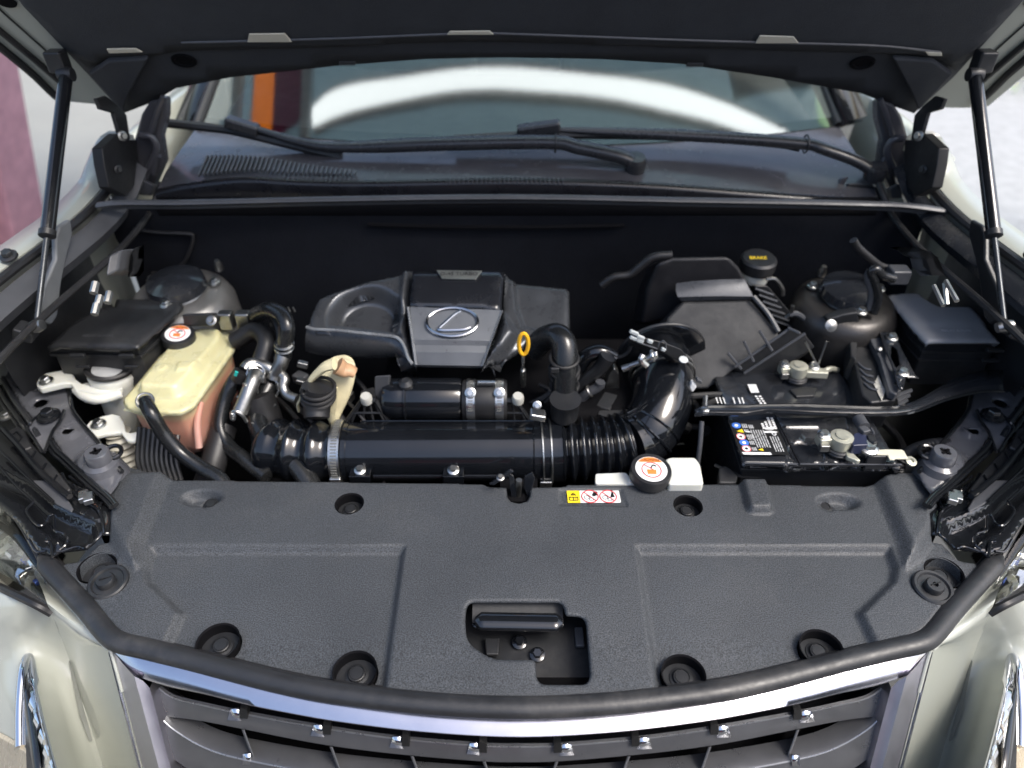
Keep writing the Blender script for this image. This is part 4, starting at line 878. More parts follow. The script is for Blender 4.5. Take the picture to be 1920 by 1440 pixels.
text('RELAY & FUSE', .0085, Z(q4(550, 568), zf + .0002), (1, 0, 0), (0, 0, 1), mat('moulded_letters', (.05, .052, .056), .45), 'lettering', fb, extr=.0003)
bx = thing('relay_cover', 'small dark relay cover standing behind the left fuse box', 'relay cover')
MB().prism([X(p, -.62) for p in [(204, 478), (244, 474), (238, 518), (196, 520)]], (.012, .02, 0)).put('cover_block', M_SATIN, bx, bevel=.004)
MB().prism([X(p, -.60) for p in [(244, 474), (262, 468), (262, 520), (238, 522)]], (0, .02, 0)).put('cover_side', M_PLAS, bx, bevel=.003)
for p in ((180, 530), (188, 555), (206, 548), (182, 570)): MB().tube([X(p, -.64), X((p[0] - 5, p[1] + 20), -.64)], .006, 8, smooth=1).put('connector', M_STEEL, bx)
for k, s in enumerate((0, 1)):
    fm = (lambda p: p) if not s else MR
    tw = thing('strut_tower', ('grey metal strut tower dome behind the left fuse box', 'dark bronze-grey strut tower dome right of the air box')[s], 'strut tower')
    c = Y(fm((335, 548)), 1.22) if not s else Y((1590, 560), 1.2)
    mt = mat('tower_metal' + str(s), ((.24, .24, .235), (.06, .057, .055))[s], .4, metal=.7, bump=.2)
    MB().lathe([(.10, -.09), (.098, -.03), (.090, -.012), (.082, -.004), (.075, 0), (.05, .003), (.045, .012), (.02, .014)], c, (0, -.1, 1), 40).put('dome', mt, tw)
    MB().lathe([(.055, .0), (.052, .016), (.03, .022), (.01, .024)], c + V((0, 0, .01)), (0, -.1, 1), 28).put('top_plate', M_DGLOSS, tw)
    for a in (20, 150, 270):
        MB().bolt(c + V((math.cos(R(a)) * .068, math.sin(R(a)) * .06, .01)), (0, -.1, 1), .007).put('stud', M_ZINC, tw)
    MB().lathe([(.008, 0), (.008, .012), (.005, .022)], Y((412, 505), 1.27) if not s else Y((1539, 516), 1.27), (0, -.2, 1), 12).put('stud', M_STEEL, tw)
    if not s:
        MB().prism([Y(p, 1.12) for p in [(340, 590), (398, 588), (405, 604), (398, 612), (345, 612)]], (0, .02, -.01)).put('tower_bracket', M_PLAS, tw, bevel=.003)
        MB().bolt(Y((396, 601), 1.11), (0, -.6, .6), .006).put('bolt', M_STEEL, tw)
        for x in (425, 458): MB().box(Y((x, 600), 1.15), (.026, .02, .035)).put('tower_plug', M_STEEL, tw, bevel=.004)
    else:
        MB().prism([Y(p, 1.13) for p in mp(q7, (810, 480), (900, 450), (990, 435), (1000, 560), (930, 620), (830, 560))], (0, .02, 0)).put('tower_bracket', M_PLAS, tw, bevel=.004)
        MB().lathe([(.011, 0), (.011, .004), (.002, .007)], Y(q7(830, 512), 1.115), (0, -.8, .5), 18).put('bolt', M_STEEL, tw)
# coolant tank
zt = 1.03
ct_ = thing('coolant_tank', 'yellowed translucent coolant tank with pink coolant and black cap on the left', 'coolant tank')
tt = mp(q4, (1100, 532), (1285, 538), (1322, 580), (1318, 640), (1090, 960), (1010, 1000), (770, 995), (700, 965), (690, 920), (740, 870), (930, 640), (1020, 560))
tt = rounded(tt, 8, 3)
relief('upper_shell', tt, (0, 1, zt - .012), (0, 0, 1), [('p', rounded(mp(q4, (1120, 560), (1270, 560), (1285, 610), (1260, 650), (1050, 900), (990, 930), (780, 920), (770, 880), (950, 660)), 10, 3), .020, .013),
    ('p', mp(q4, (1010, 770), (1150, 760), (1120, 810), (1000, 830)), .004, .004), ('c', q4(925, 800), .010, .002, .003), ('p', mp(q4, (940, 740), (960, 735), (950, 760), (935, 760)), .002, .002)], M_TANK, ct_, step=.004, thick=.004, roll=.004, rw=.005, smooth=70)
tt3 = [Z(p, zt - .014) for p in tt]; cT = sum(tt3, V()) / len(tt3)
tank_lo = bpy.data.materials.new('tank_lower_pink'); tank_lo.use_nodes = True; n_ = tank_lo.node_tree; b_ = n_.nodes['Principled BSDF']
tc_ = n_.nodes.new('ShaderNodeTexCoord'); sx_ = n_.nodes.new('ShaderNodeSeparateXYZ'); n_.links.new(tc_.outputs['Object'], sx_.inputs[0])
cr_ = n_.nodes.new('ShaderNodeValToRGB'); mr_ = n_.nodes.new('ShaderNodeMapRange'); mr_.inputs['From Min'].default_value = 0; mr_.inputs['From Max'].default_value = .118
n_.links.new(sx_.outputs[2], mr_.inputs[0]); n_.links.new(mr_.outputs[0], cr_.inputs[0])
cr_.color_ramp.elements[0].color = (.44, .27, .23, 1); cr_.color_ramp.elements[0].position = 0
e = cr_.color_ramp.elements[1]; e.position = 1; e.color = (.54, .48, .27, 1)
for p_, c_ in ((.45, (.50, .25, .19, 1)), (.72, (.54, .28, .19, 1)), (.80, (.56, .42, .25, 1))):
    e = cr_.color_ramp.elements.new(p_); e.color = c_
n_.links.new(cr_.outputs[0], b_.inputs['Base Color']); b_.inputs['Roughness'].default_value = .3; b_.inputs['Subsurface Weight'].default_value = .3; b_.inputs['Subsurface Radius'].default_value = (.03, .01, .008); b_.inputs['Subsurface Scale'].default_value = .4
def rows_of(P, c, seq): return [[p + (c - p) * k + V((0, 0, dz)) for p in P] for k, dz in seq]
MB().loft(rows_of(tt3, cT, [(.09, .001), (.10, -.02), (.12, -.05), (.15, -.09), (.20, -.112), (.3, -.118)]), True, True).put('lower_shell', tank_lo, ct_, smooth=60, label='lower half showing pink coolant through the plastic')
MB().loft(rows_of(tt3, cT, [(.0, -.0015), (-.012, -.003), (-.012, -.006), (.02, -.008)]), True).put('seam_flange', M_TANK, ct_, smooth=60)
MB().tube([Z(q4(1130, 940), zt - .03), Z(q4(1110, 1060), zt - .055), Z(q4(1120, 1200), zt - .09)], .006, 12).put('moulded_rib', tank_lo, ct_)
for k in range(2): MB().tube([Z(q4(700 + 8 * k, 985), zt - .02), Z(q4(860, 1010 + 6 * k), zt - .02), Z(q4(1010, 1005), zt - .02)], .002, 6).put('moulded_line', M_TANK, ct_)
cc = Z(q4(1008, 585), zt + .012); axc = V((.10, -.12, 1)).normalized()
MB().lathe([(.023, -.03), (.023, -.008)], cc, axc, 28).put('filler_neck', M_TANK, ct_)
def knobby(o, ax, r, h, n=60):
    m = MB(); m.lathe([(r * .97, 0), (r * 1.0, .002), (r, h - .003), (r * .96, h), (r * .80, h), (r * .79, h - .0008), (.001, h - .0008)], o, ax, n); return m
knobby(cc - axc * .008, axc, .0285, .020).put('cap', M_PLAS, ct_)
def cap_label(o, ax, r, par, first=True):
    ax = V(ax).normalized(); ex = (V((1, 0, 0)) - ax * ax.x).normalized(); ey = ax.cross(ex)
    L_ = lambda x, y, d=0: o + ex * x * r + ey * y * r + ax * d
    MB().lathe([(r, 0), (r, .0006), (.0005, .0006)], o, ax, 40).put('cap_label', M_LWH, par)
    MB().prism([L_(math.cos(R(a)) * .96, math.sin(R(a)) * .96, .0010) for a in range(35, 150, 10)], -ax * .0003).put('orange_band', M_ORG, par)
    MB().ring(L_(0, -.08, .0009), ax, r * .6, .0009, 36, 5).put('prohibition_ring', M_RED, par)
    MB().prism([L_(x, y, .0011) for x, y in [(-.3, -.05), (.3, -.05), (.27, -.42), (-.27, -.42)]], -ax * .0003).put('radiator_symbol', M_ORG, par)
    MB().tube([L_(-.42, .32, .0009), L_(.1, -.05, .0009)], .0008, 5, smooth=1).put('prohibition_bar', M_RED, par)
    MB().tube([L_(.0, .1, .001), L_(.12, .3, .001), L_(.32, .22, .001)], .0012, 6).put('hand_symbol', M_BLK, par)
    text('CAUTION', r * .26, L_(0, .70, .0011), ex, ax, M_BLK, 'lettering', par)
cap_label(cc + axc * .0125, axc, .0215, ct_)
# brake-booster style white reservoir
wr_ = thing('washer_filler', 'white plastic filler neck with black rubber cap and ivory bellows left of the coolant tank', 'reservoir')
o = Z(q4(622, 750), 1.01)
axw = V((.10, .05, 1)).normalized()
MB().lathe([(.024, -.15), (.027, -.10), (.030, -.06), (.036, -.03), (.040, -.012), (.036, -.004), (.030, .0)], o, axw, 36).put('neck_body', M_WHITEP, wr_)
MB().lathe([(.030, -.004), (.041, -.002), (.042, .004), (.038, .007), (.033, .004), (.031, .001), (.001, .001)], o, axw, 40).put('cap', M_RUB, wr_)
MB().lathe([(.029, .001), (.028, .0035), (.001, .005)], o + V((-.003, -.004, 0)), axw, 30, xs=.9).put('cap_centre', mat('cap_grey', (.35, .36, .36), .3), wr_)
MB().lathe([(.009, 0), (.009, .008), (.005, .012), (.001, .012)], o + V((.024, .025, .004)), axw, 14).put('cap_tab', M_SATIN, wr_)
br = mp(c1, (305, 440), (330, 390), (390, 355), (560, 320), (600, 335), (640, 410), (690, 445), (740, 430), (860, 450), (1035, 435), (1030, 530), (900, 565), (780, 585), (700, 570), (640, 520), (600, 445), (540, 445), (340, 490), (310, 470))
P_ = [Z(p, 1.0 - .012 * max(0, min(1, (p[0] - 130) / 25))) for p in br]
MB().prism(P_, (0, 0, -.012)).put('upper_bracket', M_WHITEP, wr_, bevel=.003, seg=3)
MB().tube([Z(c1(*p), .985) for p in [(650, 500), (720, 555), (850, 575), (1030, 530)]], .009, 10).put('bracket_lip', M_WHITEP, wr_)
MB().bolt(Z(c1(390, 425), 1.002), (-.1, -.1, 1), .008).put('bolt', M_ZINC, wr_)
br2 = mp(c1, (725, 800), (760, 760), (860, 720), (950, 700), (1010, 715), (1045, 770), (1060, 850), (1100, 860), (1300, 830), (1360, 850), (1340, 880), (1120, 930), (1070, 925), (1020, 860), (900, 870), (810, 890), (760, 870))
MB().prism([Z(p, .965) for p in br2], (0, 0, -.008)).put('lower_bracket', M_WHITEP, wr_, bevel=.0025, seg=3)
MB().bolt(Z(c1(833, 790), .967), (-.1, -.1, 1), .008).put('bolt', M_ZINC, wr_)
MB().lathe([(.013, 0), (.013, .002), (.009, .003)], Z(c1(833, 795), .966), (0, 0, 1), 20).put('washer', M_ZINC, wr_)
o2 = Z(c1(990, 860), .95)
MB().tube([o2, o2 + V((.004, -.01, -.06)), o2 + V((.008, -.015, -.12))], lambda t: .0185 + .0030 * math.cos(t * 2 * math.pi * 10), 28, smooth=40).put('bellows', M_BELLOW, wr_)
# hoses left
def hose(name, label, pts, r, m=M_HOSE, part_='hose', **k):
    t = thing(name, label, 'hose', 'rubber hoses left of the engine'); MB().tube([Y(p, y) for p, y in pts], r, 20, smooth=8, **k).put(part_, m, t); return t
h1 = hose('overflow_hose', 'glossy black hose plugged into the front of the yellow coolant tank', [((272, 752), .93), ((284, 775), .905), ((308, 815), .895), ((340, 850), .885), ((380, 878), .87), ((410, 895), .855), ((424, 915), .84)], .0118)
MB().ring(Y((272, 752), .927), (.3, -.6, .7), .0128, .002, 24, 6).put('hose_clip', M_STEEL, h1)
for a in (-6, 0, 6): MB().tube([Y((262, 752 + a), .925), Y((270, 748 + a), .925)], .0011, 5, smooth=1).put('clip_wire', M_STEEL, h1)
h2 = hose('heater_hose', 'outer thin black hose curving down beside the coolant tank', [((452, 695), 1.04), ((436, 720), 1.02), ((420, 755), 1.0), ((413, 800), .97), ((428, 835), .945), ((460, 862), .915), ((500, 895), .88)], .0125)
h3 = hose('radiator_hose', 'thick black hose curving down right of the steel coolant pipe', [((505, 722), 1.03), ((492, 750), 1.005), ((483, 785), .97), ((495, 815), .94), ((530, 845), .915), ((562, 878), .885), ((585, 915), .855)], .0175)
MB().ring(Y((503, 728), 1.015), (.3, -.5, .8), .0185, .0022, 28, 6).put('spring_clip', M_ZINC, h3)
for p in ((490, 705), (518, 718)): MB().tube([Y(p, 1.0), Y((p[0] + 3, p[1] + 12), 1.0)], .002, 6, smooth=1).put('clip_ear', M_ZINC, h3)
h4 = hose('upper_hose', 'rubber hose rising behind the steel coolant pipe junction', [((532, 668), 1.045), ((535, 640), 1.045), ((538, 615), 1.05), ((530, 592), 1.07), ((505, 580), 1.10), ((480, 590), 1.14)], .0135)
for dy in (0, 5): MB().ring(Y((533, 652 - dy * 1.6), 1.044), (.05, -.1, 1), .0150, .0022, 28, 6).put('spring_clip', M_ZINC, h4)
for p in ((518, 645), (545, 642)): MB().tube([Y(p, 1.04), Y((p[0] + 5, p[1] + 8), 1.04)], .0025, 6, smooth=1).put('clip_ear', M_ZINC, h4)
for p in ((540, 580), (505, 608)):
    for dx in (-9, 0, 9): MB().tube([Y((p[0] + dx, p[1] - 4), 1.12), Y((p[0] + dx + 4, p[1] + 4), 1.12)], .002, 5, smooth=1).put('clip_ear', M_STEEL, h4)
for k in range(4): MB().tube([Y((522 + 7 * k, 645), 1.075), Y((520 + 8 * k, 615), 1.09), Y((508 + 9 * k, 590), 1.12)], .0035, 8).put('wire_run', M_RUB, h4)
h5 = hose('matte_hose', 'matte black hose passing behind the coolant tank towards the engine', [((440, 640), 1.12), ((480, 620), 1.12), ((500, 640), 1.08), ((490, 680), 1.05), ((485, 720), 1.02)], .016, M_RUB)
pj = thing('coolant_pipe', 'bright steel coolant pipe junction with branches left of the engine', 'metal pipe')
MB().tube([Y(c5(*p), y) for p, y in [((895, 440), 1.043), ((870, 560), 1.035), ((800, 680), 1.03), ((780, 760), 1.025)]], .0125, 20).put('main_pipe', M_STEEL, pj)
MB().ring(Y(c5(890, 480), 1.045), (.1, -.3, 1), .013, .002, 24, 6).put('pipe_bead', M_ZINC, pj)
MB().tube([Y(c5(*p), y) for p, y in [((800, 690), 1.03), ((700, 610), 1.035), ((560, 560), 1.04), ((460, 570), 1.035), ((400, 640), 1.025)]], .010, 18).put('branch_pipe', M_STEEL, pj)
MB().tube([Y(c5(*p), y) for p, y in [((545, 680), 1.02), ((500, 800), 1.0), ((430, 980), .98), ((340, 1190), .96)]], .0125, 20, smooth=4).put('lower_pipe', M_STEEL, pj)
for v, u in ((665, 548), (700, 538)): MB().ring(Y(c5(u, v), 1.018), (.4, -.4, .9), .0135, .002, 24, 6).put('pipe_bead', M_ZINC, pj)
MB().tube([Y(c5(*p), y) for p, y in [((860, 680), 1.03), ((920, 760), 1.02), ((900, 860), 1.01), ((950, 960), 1.0), ((1080, 1020), .99)]], .0085, 14).put('bent_branch', M_STEEL, pj)
MB().tube([Y(c5(*p), .95) for p in [(230, 1250), (240, 1190), (300, 1180), (380, 1230), (430, 1310)]], .003, 8).put('wire_clip', M_ZINC, pj)
for p in ((255, 1230), (250, 1260)): MB().bolt(Y(c5(*p), .948), (-.3, -.8, .3), .0035).put('clip_end', M_ZINC, pj)
MB().tube([Y(c5(*p), .985) for p in [(385, 810), (405, 870), (370, 970), (305, 990)]], .0022, 6).put('pipe_tab', M_ZINC, pj)
MB().lathe([(.0135, 0), (.0135, .018), (.012, .02)], Y(c5(370, 660), 1.02), (-.4, -.3, -.8), 18).put('hose_end', M_RUB, pj)
MB().box(Y(c5(292, 690), .995), (.005, .003, .009), Matrix.Rotation(.5, 3, 'Y')).put('teal_mark', mat('teal_paint', (.02, .40, .35), .5), pj)
for p, s_ in (((1150, 570), .018), ((760, 1100), .014), ((770, 1200), .02), ((1120, 790), .015)): MB().box(Y(c5(*p), 1.03), (s_, .01, s_ * .6), Matrix.Rotation(.3, 3, 'Y')).put('pipe_bracket', M_STEEL, pj, bevel=.002)

# ================================================================ BATTERY
zb = .985
bt = thing('battery', 'black car battery with warning label on the left of its top', 'battery')
bo = [c3(240, 225), c3(490, 1030), (1398, 871), c3(1480, 1050), (1690, 871), (1650, 770), (1556, 690), (1332, 692), (1340, 740)]
bo = [(1334, 694), (1352, 745), (1362, 778), (1392, 868), (1500, 871), (1690, 871), (1640, 790), (1575, 694)]
relief('battery_lid', bo, (0, 1, zb), (0, 0, 1), [('p', mp(c3, (1080, 200), (1530, 1060), (2600, 1060), (2400, 200)), .003, .002), ('c', (1510, 853), .030, -.002, .003), ('c', (1590, 862), .02, -.002, .003),
    ('p', mp(c3, (1220, 390), (1900, 400), (1900, 470), (1260, 470)), .004, .003), ('p', mp(c3, (1330, 620), (1540, 620), (1570, 545), (2100, 545), (2200, 720), (1400, 720)), -.003, .002)], M_DGLOSS, bt, step=.005, thick=.02, roll=.004, rw=.005)
b3_ = [Z(p, zb - .02) for p in bo]; cB = sum(b3_, V()) / len(b3_)
MB().prism([p + (cB - p) * .03 for p in b3_], (0, 0, -.18)).put('battery_case', M_PLAS, bt, bevel=.004)
MB().prism([p + (cB - p) * -.01 + V((0, 0, -.012)) for p in b3_], (0, 0, -.006)).put('case_rim', M_PLAS, bt, bevel=.001)
def fp(name, f, dz, pts, m, par): return MB().prism([Z(f(*p), zb + dz) for p in pts], (0, 0, -.0003)).put(name, m, par, smooth=0)
fp('label', c3, .0045, [(235, 262), (1060, 262), (1345, 890), (480, 890)], M_BLK, bt)
def disc(p, r, m, nm, par=bt, z_=.0052): return MB().lathe([(r, 0), (r, .0003), (.0002, .0003)], Z(c3(*p), zb + z_), (0, 0, 1), 20).put(nm, m, par)
disc((390, 362), .0074, M_BLU, 'blue_symbol'); disc((470, 562), .0076, M_LWH, 'white_symbol'); disc((530, 672), .0076, M_BLU, 'blue_symbol'); disc((572, 778), .0076, M_LWH, 'white_symbol')
for p in ((470, 562), (572, 778)): MB().ring(Z(c3(*p), zb + .0056), (0, 0, 1), .0068, .0007, 24, 4).put('red_ring', M_RED, bt); disc(p, .0025, M_BLK, 'symbol_mark', z_=.0056)
for p in ((390, 362), (530, 672)): disc(p, .003, M_LWH, 'symbol_mark', z_=.0056)
fp('warning_triangle', c3, .0054, [(400, 465), (490, 425), (530, 492)], M_LYEL, bt); fp('warning_triangle', c3, .0054, [(785, 795), (860, 772), (885, 822)], M_LYEL, bt)
fp('white_strip', c3, .0054, [(485, 840), (1005, 846), (1030, 888), (525, 884)], M_LWH, bt)
fp('white_strip', c3, .0054, [(540, 462), (640, 468), (650, 485), (560, 480)], M_LWH, bt)
fp('white_arrow', c3, .0054, [(870, 470), (1000, 455), (1140, 478), (1090, 500), (1000, 490), (880, 492)], M_LWH, bt)
rng = random.Random(3)
def lines(u0, v0, u1, v1, n, wd, par, dashes=3, sl=.42):
    m = MB()
    for k in range(n):
        x0 = u0 + wd * k
        v = v0
        while v < v1:
            ln = rng.uniform(40, 120) if dashes else v1 - v0; e = min(v1, v + ln)
            m.prism([Z(c3(x0 + (v - v0) * sl, v), zb + .0054), Z(c3(x0 + 18 + (v - v0) * sl, v), zb + .0054), Z(c3(x0 + 18 + (e - v0) * sl, e), zb + .0054), Z(c3(x0 + (e - v0) * sl, e), zb + .0054)], (0, 0, -.0002)); v = e + 12
    m.put('fine_print', mat('print_grey', (.45, .46, .46), .5), par, smooth=0, kind='stuff')
lines(640, 440, 0, 760, 6, 44, bt); lines(990, 560, 0, 830, 4, 44, bt); lines(480, 335, 0, 405, 3, 34, bt, 0); lines(600, 350, 0, 415, 3, 30, bt, 0); lines(520, 430, 0, 470, 3, 30, bt, 0)
lines(570, 525, 0, 615, 4, 30, bt); lines(620, 640, 0, 705, 3, 30, bt); lines(665, 755, 0, 812, 3, 30, bt)
m = MB()
for i in range(6):
    for j in range(4):
        if i + j < 3 and j < 2: continue
        u = 790 + j * 70 + i * 14; v = 215 + i * 36 + (j % 2) * 4
        m.prism([Z(c3(u, v), zb + .0054), Z(c3(u + 44, v), zb + .0054), Z(c3(u + 54, v + 24), zb + .0054), Z(c3(u + 10, v + 24), zb + .0054)], (0, 0, -.0002))
m.prism([Z(c3(*p), zb + .0054) for p in [(905, 400), (1075, 385), (1085, 410), (1050, 435), (910, 432)]], (0, 0, -.0002))
m.put('printed_dots', M_LWH, bt, smooth=0, kind='stuff')
MB().ring(Z(c3(1070, 515), zb + .0055), (0, 0, 1), .003, .0008, 16, 4).put('print_symbol', M_LWH, bt)
MB().prism([Z(q6(*p), zb + .0054) for p in [(1325, 842), (1372, 842), (1390, 888), (1345, 888)]], (0, 0, -.0003)).put('small_white_label', M_LWH, bt, smooth=0)
m = MB()
for k in range(4):
    for j in range(2): m.prism([Z(q6(1365 + 22 * j + 9 * k, 905 + 13 * k), zb + .0054), Z(q6(1378 + 22 * j + 9 * k, 905 + 13 * k), zb + .0054), Z(q6(1382 + 22 * j + 9 * k, 913 + 13 * k), zb + .0054), Z(q6(1369 + 22 * j + 9 * k, 913 + 13 * k), zb + .0054)], (0, 0, -.0002))
for u in (1145, 1165, 1185, 1240, 1270, 1290): m.prism([Z(q6(u, 915), zb + .0054), Z(q6(u + 6, 915), zb + .0054), Z(q6(u + 18, 950), zb + .0054), Z(q6(u + 12, 950), zb + .0054)], (0, 0, -.0002))
m.put('printed_dots', M_LWH, bt, smooth=0, kind='stuff')
MB().tube([Z(c3(1080, 180), zb + .004), Z(c3(1530, 1060), zb + .004)], .0012, 6, smooth=1).put('lid_groove', M_VOID, bt)
MB().tube([Z(p, zb + .002) for p in [(1396, 868), (1500, 870), (1690, 871)]], .0014, 6).put('front_bead', M_SATIN, bt)
MB().tube([Z(p, .93) for p in [(1340, 872), (1378, 888), (1400, 893), (1560, 893), (1640, 890)]], .003, 6).put('tray_edge', M_PLAS, bt)
MB().prism([Z(p, .945) for p in [(1348, 878), (1358, 872), (1370, 878), (1384, 892), (1380, 905), (1348, 905)]], (0, 0, -.02)).put('tray_tab', M_MATTE, bt, bevel=.003)
# battery terminals
def terminal(label, f, o, pos, sc=1.0, flip=1):
    t = thing('battery_terminal', label, 'battery terminal', 'terminal clamps on the battery')
    c = o; s = sc
    MB().lathe([(.019 * s, -.016), (.021 * s, -.012), (.019 * s, -.010), (.021 * s, -.007), (.019 * s, -.005)], c, (0, 0, 1), 24).put('post_base', M_PLAS, t)
    MB().lathe([(.0155 * s, -.006), (.0175 * s, .006), (.0165 * s, .014), (.010 * s, .015), (.0095 * s, .017), (.001, .017)], c, (0, 0, 1), 24).put('clamp_ring', M_BRASS, t)
    MB().box(c + V((-.024 * flip * s, .002, .004)), (.022 * s, .018 * s, .016 * s), Matrix.Rotation(.15, 3, 'Z')).put('clamp_jaw', M_BRASS, t, bevel=.003)
    MB().box(c + V((-.027 * flip * s, -.010, .0)), (.014 * s, .010 * s, .012 * s)).put('clamp_nut', M_STEEL, t, bevel=.0015)
    MB().bolt(c + V((-.026 * flip * s, .004, .014)), (0, -.1, 1), .0062 * s).put('bolt', M_ZINC, t)
    return t
t1_ = terminal('pale metal terminal clamp nearest the front edge of the battery', None, Z(d8(650, 345), zb + .022), 0, 1.05)
MB().prism([Z(p, zb + .018) for p in mp(d8, (720, 440), (770, 430), (840, 490), (925, 570), (880, 575), (800, 545), (740, 520))], (0, 0, -.008)).put('cable_arm', M_BRASS, t1_, bevel=.002)
MB().prism([Z(p, zb + .016) for p in mp(d8, (650, 265), (760, 262), (800, 290), (700, 310), (660, 290))], (0, 0, -.004)).put('copper_strap', mat('copper', (.45, .2, .1), .4, metal=.8), t1_, bevel=.001)
t2_ = terminal('weathered terminal clamp at the rear of the battery beside the control unit', None, Z(q6(1605, 772), zb + .02), 0, .95)
MB().box(Z(q6(1700, 778), zb + .02), (.045, .016, .014), Matrix.Rotation(-.08, 3, 'Z')).put('cable_arm', M_BRASS, t2_, bevel=.003)
MB().bolt(Z(q6(1698, 740), zb + .03), (0, -.1, 1), .0065).put('bolt', M_ZINC, t2_)
MB().tube([Z(q6(1740, 775), zb + .02), Z(q6(1790, 755), zb + .022), Z(q6(1830, 760), zb)], .005, 8).put('cable_lug', M_BRASS, t2_)
MB().prism([Z(p, zb + .004) for p in mp(q6, (1560, 870), (1640, 850), (1720, 860), (1700, 905), (1600, 910))], (0, 0, -.004)).put('terminal_skirt', M_PLAS, t2_, bevel=.002)
ft = thing('fusible_link', 'navy and black fuse connector block beside the front battery terminal', 'connector')
MB().prism([Z(p, zb + .035) for p in mp(d8, (840, 215), (900, 205), (930, 230), (1000, 235), (1020, 370), (820, 380), (790, 300))], (0, 0, -.02)).put('navy_block', mat('navy_plastic', (.02, .025, .055), .35, bump=.1), ft, bevel=.002)
MB().prism([Z(p, zb + .038) for p in mp(d8, (1000, 240), (1100, 235), (1140, 330), (1100, 350), (1020, 300))], (0, 0, -.03)).put('black_block', M_PLAS, ft, bevel=.002)
MB().tube([Z(d8(890, 35), zb + .03), Z(d8(960, 150), zb + .03)], .010, 14, smooth=1).put('connector_barrel', M_SATIN, ft)
MB().box(Z(d8(960, 190), zb + .036), (.014, .014, .01), Matrix.Rotation(.3, 3, 'Z')).put('connector_latch', M_SATIN, ft, bevel=.002)
MB().tube([Z(p, zb + .03) for p in mp(d8, (590, 230), (600, 190), (640, 175), (690, 170), (760, 210), (810, 235))], .0016, 6).put('wire_run', M_RUB, ft)
MB().tube([Z(p, zb + .04) for p in mp(d8, (1050, 160), (1075, 200), (1090, 235))], .002, 6).put('connector_rib', M_SATIN, ft)
gb = thing('ground_bracket', 'cream plated bracket with bolt at the front right corner of the battery', 'bracket')
MB().prism([Z(p, zb + .02) for p in mp(d8, (1080, 435), (1250, 425), (1450, 430), (1480, 450), (1530, 545), (1360, 545), (1350, 562), (1290, 555), (1265, 495), (1050, 490))], (0, 0, -.003)).put('bracket_plate', mat('cream_plate', (.60, .58, .46), .45), gb, bevel=.001)
MB().bolt(Z(d8(1025, 410), zb + .024), (0, -.1, 1), .0095).put('bolt', M_ZINC, gb)
MB().prism([Z(p, zb + .017) for p in mp(d8, (1000, 495), (1265, 495), (1270, 520), (1010, 520))], (0, -.004, -.026)).put('black_clip', M_PLAS, gb, bevel=.002)
for u in (1100, 1190): MB().tube([Z(d8(u, 500), zb + .015), Z(d8(u + 10, 500), zb + .015) + V((0, -.008, -.026))], .0022, 6, smooth=1).put('clip_rib', M_SATIN, gb)
MB().lathe([(.0085, 0), (.0085, .003), (.004, .004), (.003, .001)], Z(d8(1558, 590), zb + .006), (.1, -.3, 1), 18).put('washer', M_BRASS, gb)
MB().prism([Z(d8(1520, 600), zb), Z(d8(1590, 600), zb), Z(d8(1575, 740), zb - .03), Z(d8(1480, 740), zb - .03)], (0, .003, 0)).put('bracket_leg', M_STEEL, gb)
MB().tube([Z(d8(1020, 500), zb + .01), Z(d8(1060, 620), zb - .01)], .0015, 6, smooth=1).put('clip_wire', M_STEEL, gb)
cd1 = thing('cable_conduit', 'ribbed black cable conduit looping from the battery bracket to the right inner fender', 'conduit')
cp_ = [Z(p, z_) for p, z_ in [((1682, 888), .95), ((1688, 868), .97), ((1702, 850), .975), ((1728, 838), .975), ((1762, 832), .97), ((1800, 836), .96)]]
MB().tube(cp_, lambda t: .0088 + .0014 * math.cos(t * 2 * math.pi * 44), 16, smooth=60).put('conduit', M_RUB, cd1)
# hold down
hd = thing('battery_clamp', 'long black steel hold-down bar crossing the battery with a threaded rod', 'hold-down bar')
zz = 1.012
T_ = [(1303, 776), (1330, 770), (1400, 770), (1440, 766), (1520, 768), (1600, 771), (1680, 771), (1720, 762), (1760, 742), (1800, 726), (1840, 716), (1880, 716)]
W_ = [8, 15, 16, 12, 16, 15, 14, 18, 26, 34, 38, 38]
ra = [Z((p[0], p[1] - w_ * .5), zz + .0) for p, w_ in zip(T_, W_)]; rb2 = [Z((p[0], p[1] + w_ * .5), zz) for p, w_ in zip(T_, W_)]
ra = spline(ra, 4); rb2 = spline(rb2, 4)
MB().loft([[a, a.lerp(b, .45) + V((0, 0, -.002)), b] for a, b in zip(ra, rb2)]).put('bar', M_DGLOSS, hd, solid=-.003, bevel=0)
MB().tube([a + V((0, 0, .001)) for a in ra[::2]], .0022, 6, smooth=0).put('bar_edge', M_GLOSS, hd)
MB().tube([a + V((0, 0, .001)) for a in rb2[::2]], .0028, 6, smooth=0).put('bar_edge', M_GLOSS, hd)
MB().tube([Z((1321, 778), 1.0), Z((1321, 752), 1.0) + V((0, 0, .01))], .0042, 10, smooth=1).put('threaded_rod', M_ZINC, hd)
MB().tube([Z((1316, 790), 1.0), Z((1313, 830), .97), Z((1308, 870), .93)], .004, 10, smooth=1).put('rod_lower', M_SATIN, hd)
MB().lathe([(.008, 0), (.008, .006), (.005, .008)], Z((1321, 772), 1.013), (0, 0, 1), 6).put('nut', M_ZINC, hd)
